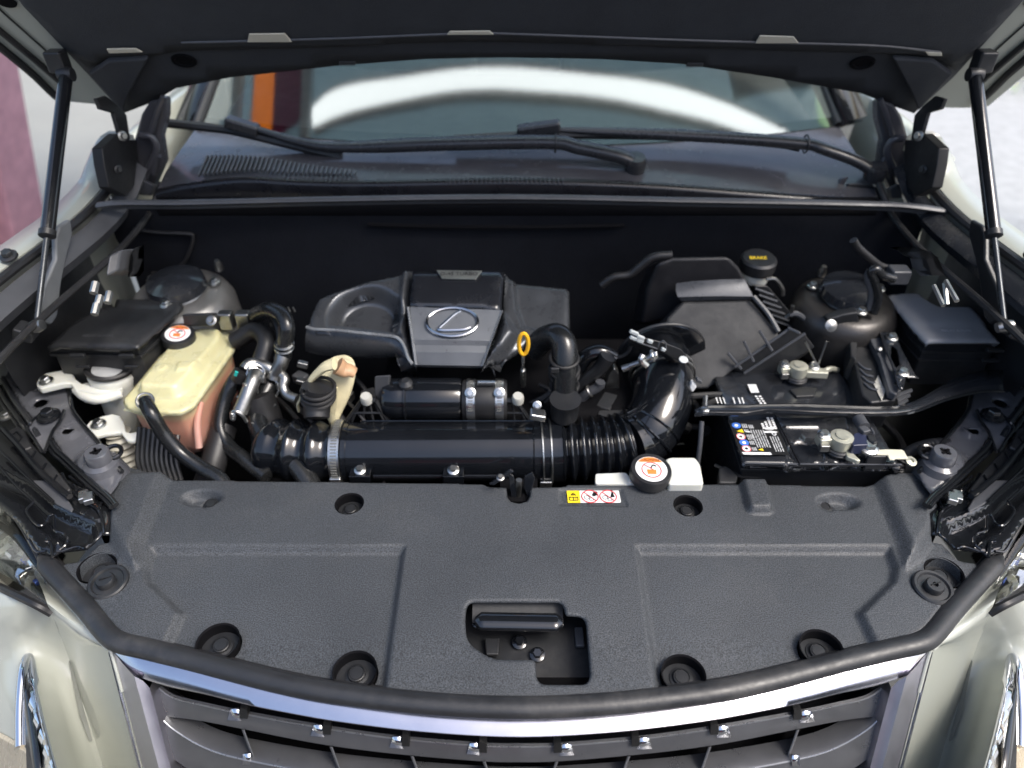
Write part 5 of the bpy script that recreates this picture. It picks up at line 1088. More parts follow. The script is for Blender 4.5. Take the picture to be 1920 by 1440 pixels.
# ================================================================ RIGHT SIDE
fr = thing('fuse_box', 'wide black fuse box with pale sheen coloured into its stepped lid at the right', 'fuse box')
zr = 1.06
lid = mp(q7, (1145, 332), (1330, 330), (1390, 375), (1440, 400), (1620, 405), (1670, 450), (1720, 520), (1790, 600), (1372, 600), (1255, 480))
relief('lid', lid, (0, 1.1, zr), (0, 0, 1), [('p', mp(q7, (1200, 300), (1900, 300), (1900, 520), (1260, 515)), .002, .004)], mat('fuse_lid_sheen', (.24, .25, .27), .5, bump=.1, bscale=500, var=.1, dust=.2), fr, step=.008, thick=.012, roll=.004, rw=.005)  # reflected sheen put into the lid as a lighter grey
l3 = [Z(p, zr - .012) for p in lid]; cL = sum(l3, V()) / len(l3)
MB().prism([p + (cL - p) * .03 for p in l3], (0, 0, -.10)).put('box_body', M_PLAS, fr, bevel=.003)
for dz in (-.022, -.040): MB().prism([p + (cL - p) * -.015 + V((0, 0, dz)) for p in l3], (0, 0, -.003)).put('box_rim', M_PLAS, fr, bevel=.001)
for dz in (-.012, -.034):
    c = Z(q7(1765, 610), zr) + V((0, -.005, dz)); MB().box(c, (.030, .008, .006)).put('lid_catch', M_PLAS, fr, bevel=.002)
text('RELAY & FUSE', .0085, Z(q7(1540, 540), zr + .0004), (1, 0, 0), (0, 0, 1), mat('pale_letters', (.35, .36, .38), .5), 'lettering', fr, extr=.0003)
r2_ = thing('relay_cover', 'dark relay cover with wires behind the right fuse box', 'relay cover')
MB().prism([X(p, .60) for p in mp(c8, (155, 480), (375, 468), (430, 610), (420, 635), (200, 640))], (0, .03, 0)).put('cover_block', M_SATIN, r2_, bevel=.004)
MB().prism([X(p, .60) for p in mp(c8, (20, 405), (130, 400), (260, 405), (370, 468), (155, 480), (90, 430))], (0, .03, -.01)).put('cover_top', M_PLAS, r2_, bevel=.004)
for a, b in (((320, 700), (400, 870)), ((420, 660), (515, 830)), ((410, 680), (430, 860))): MB().tube([X(c8(*a), .62), X(c8(*b), .62)], .0035, 6, smooth=1).put('wire_run', M_STEEL, r2_)
MB().tube([Y(p, 1.2) for p in mp(q7, (960, 30), (985, 70), (1050, 130), (1120, 180), (1200, 195), (1250, 210))], .007, 10).put('wire_loom', M_RUB, r2_)
MB().box(Y(q7(1210, 225), 1.18), (.035, .03, .028)).put('loom_plug', M_SATIN, r2_, bevel=.004)
ecu = thing('control_unit', 'grey-black control unit with bolted bracket beside the rear battery terminal', 'control unit')
F7 = lambda u, v, z_: Z(q7(u, v), z_)
MB().prism([F7(*p, 1.02) for p in [(985, 420), (1060, 430), (1110, 520), (1150, 560), (1160, 640), (1180, 760), (1230, 860), (1200, 930), (1060, 945), (1010, 900), (960, 700), (985, 560)]], (0, .01, -.07)).put('unit_body', M_PLAS, ecu, bevel=.004)
MB().prism([F7(*p, 1.035) for p in [(1050, 530), (1110, 530), (1150, 640), (1200, 780), (1240, 860), (1200, 900), (1160, 880), (1110, 700), (1060, 600)]], (0, 0, -.014)).put('unit_step', M_SATIN, ecu, bevel=.002)
bkt = [(1110, 545), (1195, 548), (1230, 640), (1310, 790), (1330, 805), (1255, 800), (1240, 870), (1215, 860), (1180, 740), (1130, 620)]
hole_b = [(1175, 620), (1205, 640), (1225, 730), (1200, 750), (1170, 690)]
relief('unit_bracket', mp(q7, *bkt), (0, 1, 1.045), (0, 0, 1), [], M_DGLOSS, ecu, step=.006, thick=.003, holes=[mp(q7, *hole_b)])
for p in ((1178, 578), (1238, 775)): MB().bolt(F7(*p, 1.048), (0, -.1, 1), .0068).put('bolt', M_ZINC, ecu)
MB().lathe([(.007, 0), (.007, .003), (.002, .006)], F7(1190, 855, 1.03), (0, -.3, 1), 16).put('rivet', M_STEEL, ecu)
MB().lathe([(.005, 0), (.005, .003), (.002, .005)], F7(1105, 645, 1.04), (0, -.3, 1), 16).put('rivet', M_STEEL, ecu)
MB().prism([F7(*p, 1.0225) for p in [(1075, 840), (1100, 790), (1140, 880), (1120, 935)]], (0, 0, -.001)).put('unit_label', mat('dirty_label', (.38, .37, .33), .6, var=.5, vscale=200), ecu, smooth=0)
for k in range(3): MB().prism([F7(1200 + 5 * k, 890 + 28 * k, 1.01 - .004 * k), F7(1290 - 12 * k, 862 + 28 * k, 1.01 - .004 * k), F7(1296 - 12 * k, 878 + 28 * k, 1.01 - .004 * k), F7(1206 + 5 * k, 912 + 28 * k, 1.01 - .004 * k)], (0, 0, -.004)).put('cooling_fin', M_SATIN, ecu, bevel=.001)
for k in range(4): MB().tube([F7(985 + 12 * k, 720 + 38 * k, 1.022), F7(1020 + 12 * k, 750 + 38 * k, 1.022), F7(1060 + 12 * k, 760 + 38 * k, 1.022)], .002, 6).put('body_rib', M_SATIN, ecu)
MB().box(F7(1080, 500, 1.035), (.035, .02, .02), Matrix.Rotation(.2, 3, 'Z')).put('unit_plug', M_PLAS, ecu, bevel=.002)
MB().tube([Y(p, 1.14) for p in mp(q7, (1075, 440), (1100, 350), (1080, 260), (1060, 210), (1090, 195), (1130, 230), (1190, 250))], .0075, 12).put('cable', M_HOSE, ecu)
MB().tube([Y(p, 1.145) for p in mp(q7, (1050, 420), (1060, 330), (1040, 240), (1055, 200))], .006, 12).put('cable', M_SATIN, ecu)
MB().ring(F7(1085, 455, 1.045), (0, -.6, .7), .012, .003, 18, 6).put('cable_ring', M_STEEL, ecu)
MB().prism([F7(*p, 1.03) for p in [(940, 585), (985, 590), (975, 700), (945, 680)]], (0, 0, -.05)).put('side_arm', M_MATTE, ecu, bevel=.003)
br_ = thing('brake_reservoir', 'white brake fluid reservoir with black cap behind the air box', 'reservoir')
o = Y((1416, 512), 1.27)
MB().lathe([(.020, -.035), (.026, -.012), (.030, .004), (.029, .012)], o, (0, -.1, 1), 28).put('tank', M_WHITEP, br_)
MB().lathe([(.033, .010), (.034, .014), (.034, .032), (.030, .036), (.001, .037)], o, (0, -.1, 1), 32).put('cap', M_PLAS, br_)
text('BRAKE', .011, o + V((-.006, -.014, .0405)), (1, 0, 0), (0, -.3, 1), M_LYEL, 'lettering', br_)
MB().tube([Y(p, 1.22) for p in mp(q7, (470, 250), (520, 250), (560, 300), (565, 340))], .0035, 8).put('side_tube', M_STEEL, br_)
MB().tube([Y(p, 1.17) for p in mp(q7, (600, 450), (640, 445), (690, 480), (710, 530), (700, 560))], .0055, 8).put('pale_hose', M_SATIN, br_)
MB().tube([Y(p, 1.17) for p in mp(q7, (580, 470), (610, 440), (620, 400))], .004, 8).put('pale_hose', M_STEEL, br_)
# washer tank at the front
wt = thing('washer_tank', 'white translucent tank with black capped filler behind the warning sticker', 'washer tank')
zw = .955
MB().prism([Z(p, zw - .002) for p in rounded(mp(q6, (470, 1345), (640, 1338), (690, 1400), (690, 1403), (470, 1403)), 4)], (0, 0, -.12)).put('tank_left', M_WHITEP, wt, bevel=.005, seg=3)
MB().prism([Z(p, zw + .010) for p in rounded(mp(q6, (862, 1262), (890, 1250), (1030, 1250), (1060, 1290), (1080, 1403), (880, 1403)), 6)], (0, 0, -.13)).put('tank_right', M_WHITEP, wt, bevel=.006, seg=3)
MB().prism([Z(p, zw - .006) for p in mp(q6, (620, 1350), (900, 1340), (900, 1403), (620, 1403))], (0, 0, -.1)).put('tank_middle', M_WHITEP, wt, bevel=.004)
for k in range(3): MB().tube([Z(q6(690 + 4 * k, 1330), zw), Z(q6(660 + 20 * k, 1400), zw)], .003, 8, smooth=1).put('moulded_rib', M_WHITEP, wt)
cw = Z(q6(783, 1322), .975); aw = V((.05, -.10, 1)).normalized()
knobby(cw - aw * .018, aw, .0325, .020).put('cap', M_PLAS, wt)
cap_label(cw + aw * .0012, aw, .0250, wt)
# ================================================================ BONNET
ho_ = V((0, 1.414, 1.417)); OA = R(56); hn = V((0, -math.sin(OA), -math.cos(OA))); hd_ = V((0, -math.cos(OA), math.sin(OA)))
H = lambda p, h=0: PL(p, ho_ + hn * h, hn)
bn = thing('bonnet', 'raised bonnet seen from below with black insulation pad and pale painted flange', 'bonnet')
def longer(a, b, L): return b + (b - a).normalized() * L
rear = [(287, 182), (333, 155), (433, 135), (640, 112), (800, 100), (940, 97), (1120, 100), (1273, 109), (1447, 135), (1613, 165), (1680, 192)]
LA, LB = H((112, 192)), H((0, 92)); RA, RB = H((1852, 205)), H((1930, 140))
xl = LB + hd_ * .85 + V((.04, 0, 0)); xr = V((-xl.x + 2 * XC + .01, xl.y, xl.z))
sk = [LA, H((150, 196)), H((233, 204))] + [H(p) for p in rear] + [H((1712, 204)), H((1800, 206)), RA, RB, xr, V((XC + .4, xr.y - .06, xr.z + .09)), V((XC - .4, xl.y - .06, xl.z + .09)), xl, LB]
MB().prism(sk, -hn * .03).put('skin', M_PAINT, bn, bevel=.008)
fl_ = [H((170, 132)), H((233, 203))] + [H(p) for p in rear] + [H((1712, 203)), H((1785, 135)), H((1905, 2)), H((1905, 2)) + hd_ * .8, H((48, 2)) + hd_ * .8, H((48, 2))]
relief('inner_frame', fl_, ho_ + hn * .012, hn, [], M_FELT, bn, step=.03, thick=.01, direct=True)
pa = [H((50, 0)), H((165, 112))] + [H(p) for p in [(200, 100), (255, 97), (340, 81), (467, 78), (560, 76), (640, 73), (750, 67), (873, 63), (1000, 65), (1273, 75), (1447, 80), (1560, 83), (1647, 86), (1720, 92), (1763, 99), (1788, 118)]] + [H((1902, 0)), H((1902, 0)) + hd_ * .8, H((50, 0)) + hd_ * .8]
relief('insulation_pad', pa, ho_ + hn * .022, hn, [], M_FELT, bn, step=.02, thick=.01, roll=.006, rw=.012, direct=True)
for p in [((467, 62), (534, 61), (548, 77), (464, 77)), ((843, 57), (918, 56), (926, 63), (838, 63)), ((1424, 65), (1488, 67), (1497, 79), (1416, 79)), ((200, 90), (255, 89), (268, 96), (205, 98)), ((1735, 95), (1765, 97), (1766, 103), (1740, 102))]:
    MB().prism([H(q, .024) for q in p], hn * .003).put('edge_clip', M_CLIP, bn, bevel=.001)
MB().tube([H(p, .024) for p in [(340, 80), (467, 77), (640, 72), (873, 63), (1000, 65), (1273, 75), (1447, 80), (1647, 86), (1763, 98)]], .0022, 6).put('pad_edge', M_SATIN, bn)
for q in ((345, 113), (1617, 117)): MB().lathe([(.016, 0), (.015, .003), (.011, .003), (.010, .001), (.001, .001)], H(q, .013), hn, 20, xs=1.4).put('frame_hole', M_VOID, bn)
for q in ((652, 117), (1302, 120)): MB().box(H(q, .01), (.03, .012, .008)).put('frame_plug', M_PLAS, bn, bevel=.002)
for s in (0, 1):
    fm = (lambda p: p) if not s else MR
    MB().tube([H(fm(p), .004) for p in [(-60, 8), (0, 58), (60, 108), (118, 158)]], .006, 8).put('flange_seal', M_RUB, bn)
    MB().tube([H(fm(p), .004) for p in [(-60, 40), (0, 88), (60, 138), (104, 180), (130, 192)]], .0075, 8).put('outer_edge_seal', M_RUB, bn)
    MB().tube([H(fm(p), .002) for p in [(-20, -6), (0, 18), (60, 72), (122, 128)]], .0016, 6).put('flange_line', M_RUB, bn)
    MB().lathe([(.010, 0), (.010, .002), (.001, .002)], H(fm((14, 4)), .002), hn, 18, xs=1.5).put('flange_hole', M_VOID, bn)
    # frame corner folds and hinge
    MB().prism([H(fm(p), .016) for p in [(168, 130), (205, 105), (280, 100), (245, 165), (232, 200)]], hn * .012).put('corner_fold', M_FELT, bn, bevel=.004)
    hg = MB().prism([X(fm(p), XC + (1 if s else -1) * .745) for p in [(192, 278), (222, 250), (232, 262), (256, 262), (258, 300), (252, 350), (236, 368), (205, 352), (196, 310)]], ((.02 if s else -.02), 0, 0)).put('hinge_bracket', mat('hinge_black', (.008, .008, .009), .5), bn, bevel=.002)
    MB().prism([X(fm(p), XC + (1 if s else -1) * .745) for p in [(182, 185), (200, 180), (222, 198), (238, 215), (245, 262), (228, 262), (214, 212), (190, 205)]], ((.008 if s else -.008), 0, 0)).put('hinge_arm', M_PLAS, hg, bevel=.002)
    MB().bolt(X(fm((230, 255)), XC + (1 if s else -1) * .74), (-1 if s else 1, -.6, .2), .006).put('hinge_bolt', M_STEEL, hg)
    MB().bolt(X(fm((222, 318)), XC + (1 if s else -1) * .74), (-1 if s else 1, -.6, .2), .005).put('hinge_bolt', M_PLAS, hg)
    gs = thing('gas_strut', 'gas strut holding up the bonnet on the %s side' % ('right' if s else 'left'), 'gas strut')
    top = D(fm((124, 140)), 1.29); bot = X(fm((68, 612)), XC + (1 if s else -1) * .765)
    mid = top.lerp(bot, .64)
    MB().tube([top, mid], .0112, 20, smooth=1).put('cylinder', M_GLOSS, gs)
    MB().lathe([(.013, 0), (.013, .01), (.006, .014)], mid, (bot - mid), 18).put('cylinder_cap', M_PLAS, gs)
    MB().tube([mid, bot], .0045, 12, smooth=1).put('rod', mat('strut_rod', (.05, .055, .06), .3, metal=.5), gs)
    MB().lathe([(.011, -.012), (.014, 0), (.011, .012)], top, (1, 0, 0), 16).put('top_socket', M_PLAS, gs)
    MB().box(top + V(((.012 if s else -.012), .01, .02)), (.03, .03, .035)).put('top_bracket', M_PLAS, gs, bevel=.004)
    MB().lathe([(.008, -.012), (.011, 0), (.008, .012)], bot, (1, 0, .3), 16).put('ball_joint', M_STEEL, gs)
    MB().box(bot + V(((.02 if s else -.02), 0, -.01)), (.03, .03, .02), Matrix.Rotation(.4, 3, 'Y')).put('foot_bracket', M_PLAS, gs, bevel=.004)
    # fender edge
    fe_ = thing('fender', 'upper edge of the %s fender beside the engine bay' % ('right' if s else 'left'), 'fender')
    fo = [(230, 250), (195, 272), (172, 292), (152, 338), (100, 390), (30, 442), (-60, 505), (-180, 600), (-330, 760)]
    fo = [(205, 247), (185, 262), (168, 300), (150, 338), (100, 390), (30, 442), (-60, 505), (-180, 600), (-330, 760)]
    XS = [.80, .82, .83, .84, .855, .87, .885, .90, .91]
    sg = 1 if s else -1
    O_ = [X(fm(p), XC + sg * x) for p, x in zip(fo, XS)]; I_ = [o_ + V((-sg * .045, -.002, -.006)) for o_ in O_]
    O_, I_ = spline(O_, 4), spline(I_, 4)
    MB().loft([[i + V((0, 0, -.03)), i + V((-sg * .001, 0, 0)), i.lerp(o_, .3) + V((0, 0, .004)), o_ + V((0, 0, .002)), o_ + V((sg * .012, 0, -.01)), o_ + V((sg * .035, 0, -.06)), o_ + V((sg * .06, 0, -.3)), o_ + V((sg * .06, 0, -.7))] for i, o_ in zip(I_, O_)]).put('fender_panel', M_PAINT, fe_, smooth=60)
    MB().tube([i + V((-sg * .012, -.004, -.004)) for i in I_[4:]], .008, 8, smooth=0).put('fender_seal', M_RUB, fe_)
    ir = thing('fender_rail', 'grey inner rail under the fender lip on the %s side of the bay' % ('right' if s else 'left'), 'rail')
    RA_ = [i + V((-sg * .022, -.004, -.014)) for i in I_[6:]]; RB_ = [i + V((-sg * .052, -.010, -.030)) for i in I_[6:]]
    MB().loft([[a, a.lerp(b, .5) + V((0, 0, .003)), b, b + V((sg * .01, 0, -.02))] for a, b in zip(RA_, RB_)]).put('rail_face', M_SATIN if not s else M_DGLOSS, ir, solid=0)
    MB().bolt(X(fm((22, 474)), XC + sg * .835) + V((0, -.01, .0)), (0, -.3, 1), .009).put('rail_bolt', M_PLAS, ir)
    MB().tube([a + V((-sg * .03, -.02, -.02)) for a in RB_], .006, 8, smooth=0).put('rail_edge', M_RUB, ir)

# ================================================================ COWL, WIPERS, WINDSCREEN
cw_ = thing('cowl', 'dark plastic cowl with louvred vent strip below the windscreen', 'cowl')
rl = [(180, 384), (225, 379), (330, 379), (420, 377), (640, 372), (960, 368), (1280, 374), (1500, 378), (1620, 381), (1700, 384), (1785, 395)]
rows = []
RL = spline([Y(p, 1.305 - .02 * (abs(p[0] - 980) / 800) ** 2) for p in rl], 4)
for q in RL: rows.append([q + V((0, .014, -.02)), q + V((0, .012, -.001)), q + V((0, .006, .002)), q + V((0, -.002, .001)), q + V((0, -.005, -.003)), q + V((0, .0, -.008))])
MB().loft(rows).put('cowl_rail', M_SATIN, cw_, smooth=50)
def yw(x): return 1.47 + .15 * ((x - XC) / .7) ** 2
def base(x): return V((x, yw(x), 1.25 - .01 * ((x - XC) / .7) ** 2))
xs = [XC + x for x in np.linspace(-.70, .70, 81)]
lipp = sp2([(262, 368), (320, 352), (400, 340), (470, 335), (560, 340), (700, 342), (960, 338), (1200, 345), (1400, 360), (1560, 372), (1700, 376)], 4)
L3 = [Y(p, 1.345 + .02 * (abs(p[0] - 980) / 700) ** 2) for p in lipp]
def lip_at(x):
    for a, b in zip(L3[:-1], L3[1:]):
        if a.x <= x <= b.x: return a.lerp(b, (x - a.x) / (b.x - a.x + 1e-9))
    return L3[0] if x < L3[0].x else L3[-1]
rows = []
for x in xs:
    b_ = base(x); l_ = lip_at(x); l_ = V((x, l_.y, l_.z))
    rows.append([l_ + V((0, .004, -.004)), l_, l_.lerp(b_, .25) + V((0, 0, .006)), l_.lerp(b_, .6) + V((0, 0, .004)), b_ + V((0, .01, 0))])
MB().loft(rows).put('cowl_panel', M_COWL, cw_, smooth=60)
rows = []
for x in xs:
    l_ = lip_at(x); l_ = V((x, l_.y, l_.z)); rows.append([l_ + V((0, .006, .002)), l_ + V((0, -.004, .001)), l_ + V((0, -.008, -.006)), l_ + V((0, -.002, -.05))])
MB().loft(rows).put('cowl_lip', mat('cowl_lip_black', (.008, .008, .01), .3), cw_, smooth=60)
for k in range(34):
    t = k / 33; x_ = -.615 + .30 * t + XC; l_ = lip_at(x_); a = V((x_, l_.y + .010, l_.z + .010)); b = V((x_ + .006, l_.y + .012 + .062 * (1 - t * .85), l_.z + .014 + .012 * (1 - t)))
    MB().box((a + b) / 2, (.0035, (b - a).length, .006), Matrix.Rotation(.2, 3, 'X')).put('louvre', M_SATIN, cw_)
for k in range(26):
    x_ = -.13 + .0085 * k + XC; l_ = lip_at(x_); MB().box(V((x_, l_.y - .003, l_.z + .001)), (.003, .012, .008)).put('louvre', M_SATIN, cw_)
MB().tube([V((x, 1.352, 1.178)) for x in (-.68, .7)], .02, 10, smooth=1).put('cowl_underside', M_VOID, cw_)
for s in (0, 1):
    fm = (lambda p: p) if not s else (lambda p: (1957 - p[0], p[1] + 6)); sg = 1 if s else -1
    c_ = lambda u, v, y: Y(fm(q1(u, v)), y)
    MB().prism([c_(*p, 1.44) for p in [(840, 560), (930, 530), (930, 640), (900, 760), (920, 900), (850, 1060), (770, 1080), (760, 900), (750, 780), (790, 640)]], (0, .03, -.01)).put('cowl_end_cap', M_COWL, cw_, bevel=.008, seg=3)
    MB().tube([c_(*p, 1.425) for p in [(790, 760), (850, 770), (880, 840), (830, 960), (810, 1020)]], .007, 10).put('end_cap_ridge', M_COWL, cw_)
    MB().tube([c_(*p, 1.425) for p in [(860, 980), (880, 890), (905, 880)]], .005, 8).put('end_cap_ridge', M_COWL, cw_)
    MB().tube([c_(*p, 1.43) for p in [(920, 540), (880, 640), (850, 740)]], .006, 8).put('end_cap_ridge', M_COWL, cw_)
    MB().prism([c_(*p, 1.40) for p in [(780, 1000), (860, 1040), (850, 1100), (770, 1095)]], (0, .02, -.01)).put('end_cap_foot', M_SATIN, cw_, bevel=.003)
MB().prism([Y(p, 1.40) for p in mp(q3, (850, 1120), (860, 1060), (900, 1000), (940, 990), (900, 1060), (880, 1125))], (0, .02, -.01)).put('pivot_skirt', M_COWL, cw_, bevel=.003)
MB().prism([Y(p, 1.395) for p in mp(q3, (885, 1125), (930, 1030), (1000, 1030), (1130, 1060), (1170, 1128))], (0, .02, -.01)).put('pivot_shroud', M_PLAS, cw_, bevel=.004)
# windscreen
gl = bpy.data.materials.new('windscreen_glass'); gl.use_nodes = True; n_ = gl.node_tree; n_.nodes.remove(n_.nodes['Principled BSDF'])
t_ = n_.nodes.new('ShaderNodeBsdfTransparent'); t_.inputs[0].default_value = (.62, .72, .70, 1); g_ = n_.nodes.new('ShaderNodeBsdfGlossy'); g_.inputs['Roughness'].default_value = .04
fr_ = n_.nodes.new('ShaderNodeFresnel'); fr_.inputs[0].default_value = 2.3; mx_ = n_.nodes.new('ShaderNodeMixShader')
n_.links.new(fr_.outputs[0], mx_.inputs[0]); n_.links.new(t_.outputs[0], mx_.inputs[1]); n_.links.new(g_.outputs[0], mx_.inputs[2]); n_.links.new(mx_.outputs[0], n_.nodes['Material Output'].inputs[0])
ws = thing('windscreen', 'curved windscreen reflecting a bright arc of light under the raised bonnet', 'windscreen')
rows = []
for x in xs:
    b_ = base(x) + V((0, .01, .002)); row = []
    for k in range(40):
        t = k / 39; s_ = .75 * t; sc = 1 - .12 * t
        row.append(V((XC + (x - XC) * sc, b_.y + s_ * math.cos(R(27 + 3 * t)) - .0 * t, b_.z + s_ * math.sin(R(27 + 3 * t)))))
    rows.append(row)
MB().loft(rows).put('glass', gl, ws, smooth=180)
bw = MB(); bw.loft([[r_[0] + V((0, 0, -.004)), r_[0].lerp(r_[4], .4) + V((0, 0, -.004))] for r_ in rows]); bw.put('frit_band', M_BLK, ws, smooth=60)
for s in (0, -1): MB().tube([p + V((0, 0, .002)) for p in rows[s]], .010, 8).put('edge_moulding', M_RUB, ws)
cbn = thing('car_body', 'pearl white car cabin behind the windscreen', 'car body')
dsh = thing('dashboard', 'grey dashboard top behind the windscreen', 'dashboard')
MB().loft([[V((x, yw(x) + .08 + u, 1.19 + .04 * math.sin(u * 3) - .25 * max(0, u - .5))) for x in xs] for u in (0, .15, .35, .55, .8, 1.1)]).put('dash_top', mat('dash_grey', (.10, .095, .09), .7), dsh, smooth=60)
for k, sx in enumerate((-.36, .40)):
    se = MB().box((sx, 2.6, 1.05), (.48, .14, .6), Matrix.Rotation(.2, 3, 'X')).put('seat_backrest', mat('seat_fabric', (.05, .045, .042), .8), cbn, bevel=.05, seg=4)
    MB().box((sx, 2.66, 1.45), (.25, .10, .17), Matrix.Rotation(.2, 3, 'X')).put('headrest', mat('seat_fabric', (0, 0, 0)), se, bevel=.04, seg=4)
rt_ = [r_[-1] for r_ in rows]
MB().loft([[p + V((0, u, dz)) for p in rt_] for u, dz in ((0, 0), (.3, .06), (1.2, .08), (2.2, .0))]).put('roof', M_PAINT, cbn, smooth=60, solid=0)
MB().box((XC, 4.0, 1.0), (1.6, .05, 1.3)).put('rear_bulkhead', M_MATTE, cbn)
for s in (-1, 1):
    MB().loft([[V((XC + s * x, y, z)) for x, z in ((.62, 1.58), (.80, 1.28), (.88, 1.15), (.92, .9), (.90, .35))] for y in (2.15, 3.0, 4.0)]).put('door_side', M_PAINT, cbn, smooth=60)
    MB().loft([[V((XC + s * .70, 1.62, 1.24)), V((XC + s * .76, 1.66, 1.24))], [V((XC + s * .61, 2.2, 1.57)), V((XC + s * .66, 2.2, 1.56))]]).put('windscreen_pillar', M_GLOSS, cbn, solid=-.02)
    MB().loft([[V((XC + s * .84, y, z)) for z in (1.24, 1.1, .4)] for y in (1.45, 2.15)]).put('fender_rear', M_PAINT, cbn, solid=-.03)
# wipers
MW = mat('wiper_metal', (.022, .023, .026), .30, var=.1)
for nm, lab, arm, blade, conn in (
    ('a', 'long wiper with arm pivoting near the middle of the cowl', [((1190, 318), 1.385), ((1160, 304), 1.385), ((1085, 288), 1.40), ((1030, 278), 1.41), ((830, 281), 1.42), ((640, 287), 1.435), ((560, 276), 1.45), ((480, 252), 1.475)], [((313, 231), 1.50), ((400, 240), 1.49), ((450, 248), 1.48), ((560, 275), 1.46), ((640, 294), 1.445)], (455, 240, 1.475)),
    ('b', 'wiper with arm pivoting at the right end of the cowl', [((1638, 335), 1.40), ((1600, 312), 1.41), ((1540, 290), 1.42), ((1508, 281), 1.43), ((1400, 272), 1.44), ((1280, 265), 1.45), ((1120, 258), 1.455), ((1020, 254), 1.46)], [((852, 262), 1.45), ((960, 256), 1.455), ((1100, 252), 1.46), ((1280, 256), 1.46), ((1450, 268), 1.45), ((1500, 276), 1.44)], (1010, 245, 1.455))):
    wp = thing('windscreen_wiper', lab, 'wiper')
    AP = [Y(*a) + V((0, 0, .012)) for a in arm]
    MB().tube(AP, lambda t: (.0175 if t < .62 else .0175 - .010 * (t - .62) / .38) * (1.0 if nm == 'a' else .85), 16, smooth=6, flat=.75).put('arm', MW, wp)
    BP = [Y(*a) for a in blade]
    MB().tube(BP, .0095, 8).put('blade', M_RUB, wp)
    MB().tube([p + V((0, .012, -.004)) for p in BP], .004, 6).put('blade_rubber', M_RUB, wp)
    c = Y((conn[0], conn[1]), conn[2])
    MB().box(c + V((0, 0, .004)), (.085 if nm == 'b' else .065, .03, .022), Matrix.Rotation(R(-8 if nm == 'b' else 18), 3, 'Y')).put('blade_connector', MW, wp, bevel=.006, seg=3)
    MB().lathe([(.020, -.012), (.021, .008), (.017, .016), (.004, .017)], AP[0], (0, -.3, 1), 20).put('pivot_cap', MW, wp)
    MB().ring(AP[3] if nm == 'b' else AP[2].lerp(AP[3], .8), (1, 0, 0), .0165, .0018, 20, 6).put('arm_joint', M_PLAS, wp)

# ================================================================ SURROUNDINGS
def struct(name, verts, faces, m): return put(name, verts, faces, m, None, kind='structure', smooth=0)
struct('ground', [V((-60, -60, 0)), V((60, -60, 0)), V((60, 80, 0)), V((-60, 80, 0))], [(0, 1, 2, 3)], M_CONC)

struct('bounce_cut_slab', [V((-2.0, -9, .004)), V((2.0, -9, .004)), V((2.0, 1.6, .004)), V((-2.0, 1.6, .004))], [(0, 1, 2, 3)], mat('bounce_cut_dark', (.07, .07, .068), .8, bump=.3, bscale=60))  # unseen dark slab added to cut ground bounce onto the nose
cn = thing('reflected_canopy_roof', 'grey-teal canopy roof added above the windscreen for its reflection, with coloured translucent sheets', 'canopy')  # unseen roof added for the windscreen to mirror
def slabz(name, x0, x1, y0, y1, z, m, par, th=.03): return MB().box(((x0 + x1) / 2, (y0 + y1) / 2, z), (x1 - x0, y1 - y0, th)).put(name, m, par, smooth=0)
def transl(name, col):
    m = bpy.data.materials.new(name); m.use_nodes = True; n = m.node_tree; n.nodes.remove(n.nodes['Principled BSDF']); t = n.nodes.new('ShaderNodeBsdfTranslucent'); t.inputs[0].default_value = (*col, 1)
    n.links.new(t.outputs[0], n.nodes['Material Output'].inputs[0]); return m
MTEAL = transl('reflected_canopy_sheet', (.48, .60, .63))  # translucent so the mirrored roof glows teal from the sky above
for a, b, c, d in ((-3.4, -2.7, 1.75, 3.4), (-2.7, -2.12, 1.75, 2.70), (-2.7, -2.12, 3.0, 3.4), (-2.12, -1.92, 1.75, 3.4), (-1.92, -1.74, 1.75, 2.42), (-1.92, -1.74, 2.9, 3.4), (-1.74, -1.5, 1.75, 2.40), (-1.74, -1.5, 2.8, 3.4), (-1.5, 2.3, 1.75, 3.4), (2.3, 2.75, 1.75, 2.72), (2.3, 2.75, 2.95, 3.4), (2.75, 3.4, 1.75, 3.4)):
    slabz('roof_sheet', a, b, c, d, 3.25, MTEAL, cn)
slabz('reflected_clear_sheet', -2.7, -2.12, 2.70, 3.0, 3.25, transl('reflected_clear_sheet', (.9, .95, .9)), cn, .004)  # this and the coloured sheets below are added as tints for the windscreen reflection
slabz('reflected_orange_sheet', -1.92, -1.74, 2.42, 2.9, 3.25, transl('reflected_orange_sheet', (1.0, .5, .12)), cn, .004)
slabz('reflected_purple_sheet', -1.74, -1.5, 2.40, 2.8, 3.25, transl('reflected_purple_sheet', (.25, .10, .16)), cn, .004)
slabz('reflected_green_sheet', 2.3, 2.75, 2.72, 2.95, 3.25, transl('reflected_green_sheet', (.75, .95, .7)), cn, .004)
for x in (-1.47, -2.06): slabz('roof_beam', x, x + .07, 1.75, 6, 3.2, mat('pale_beam', (.55, .60, .62), .6), cn, .06)
MB().box((1.95, 2.75, 3.16), (.12, 1.0, .06), Matrix.Rotation(R(-62), 3, 'Z')).put('diagonal_brace', mat('dark_brace', (.06, .07, .09), .6), cn)
for x in (-3.3, 3.3):
    for y in (3.3,): MB().box((x, y, 1.61), (.1, .1, 3.22)).put('post', M_STEEL, cn)
al = thing('added_arc_strip', 'long gently arched white glowing strip added under the canopy for the arc mirrored in the windscreen', 'strip light')  # unseen glowing strip added to make the arc mirrored in the windscreen
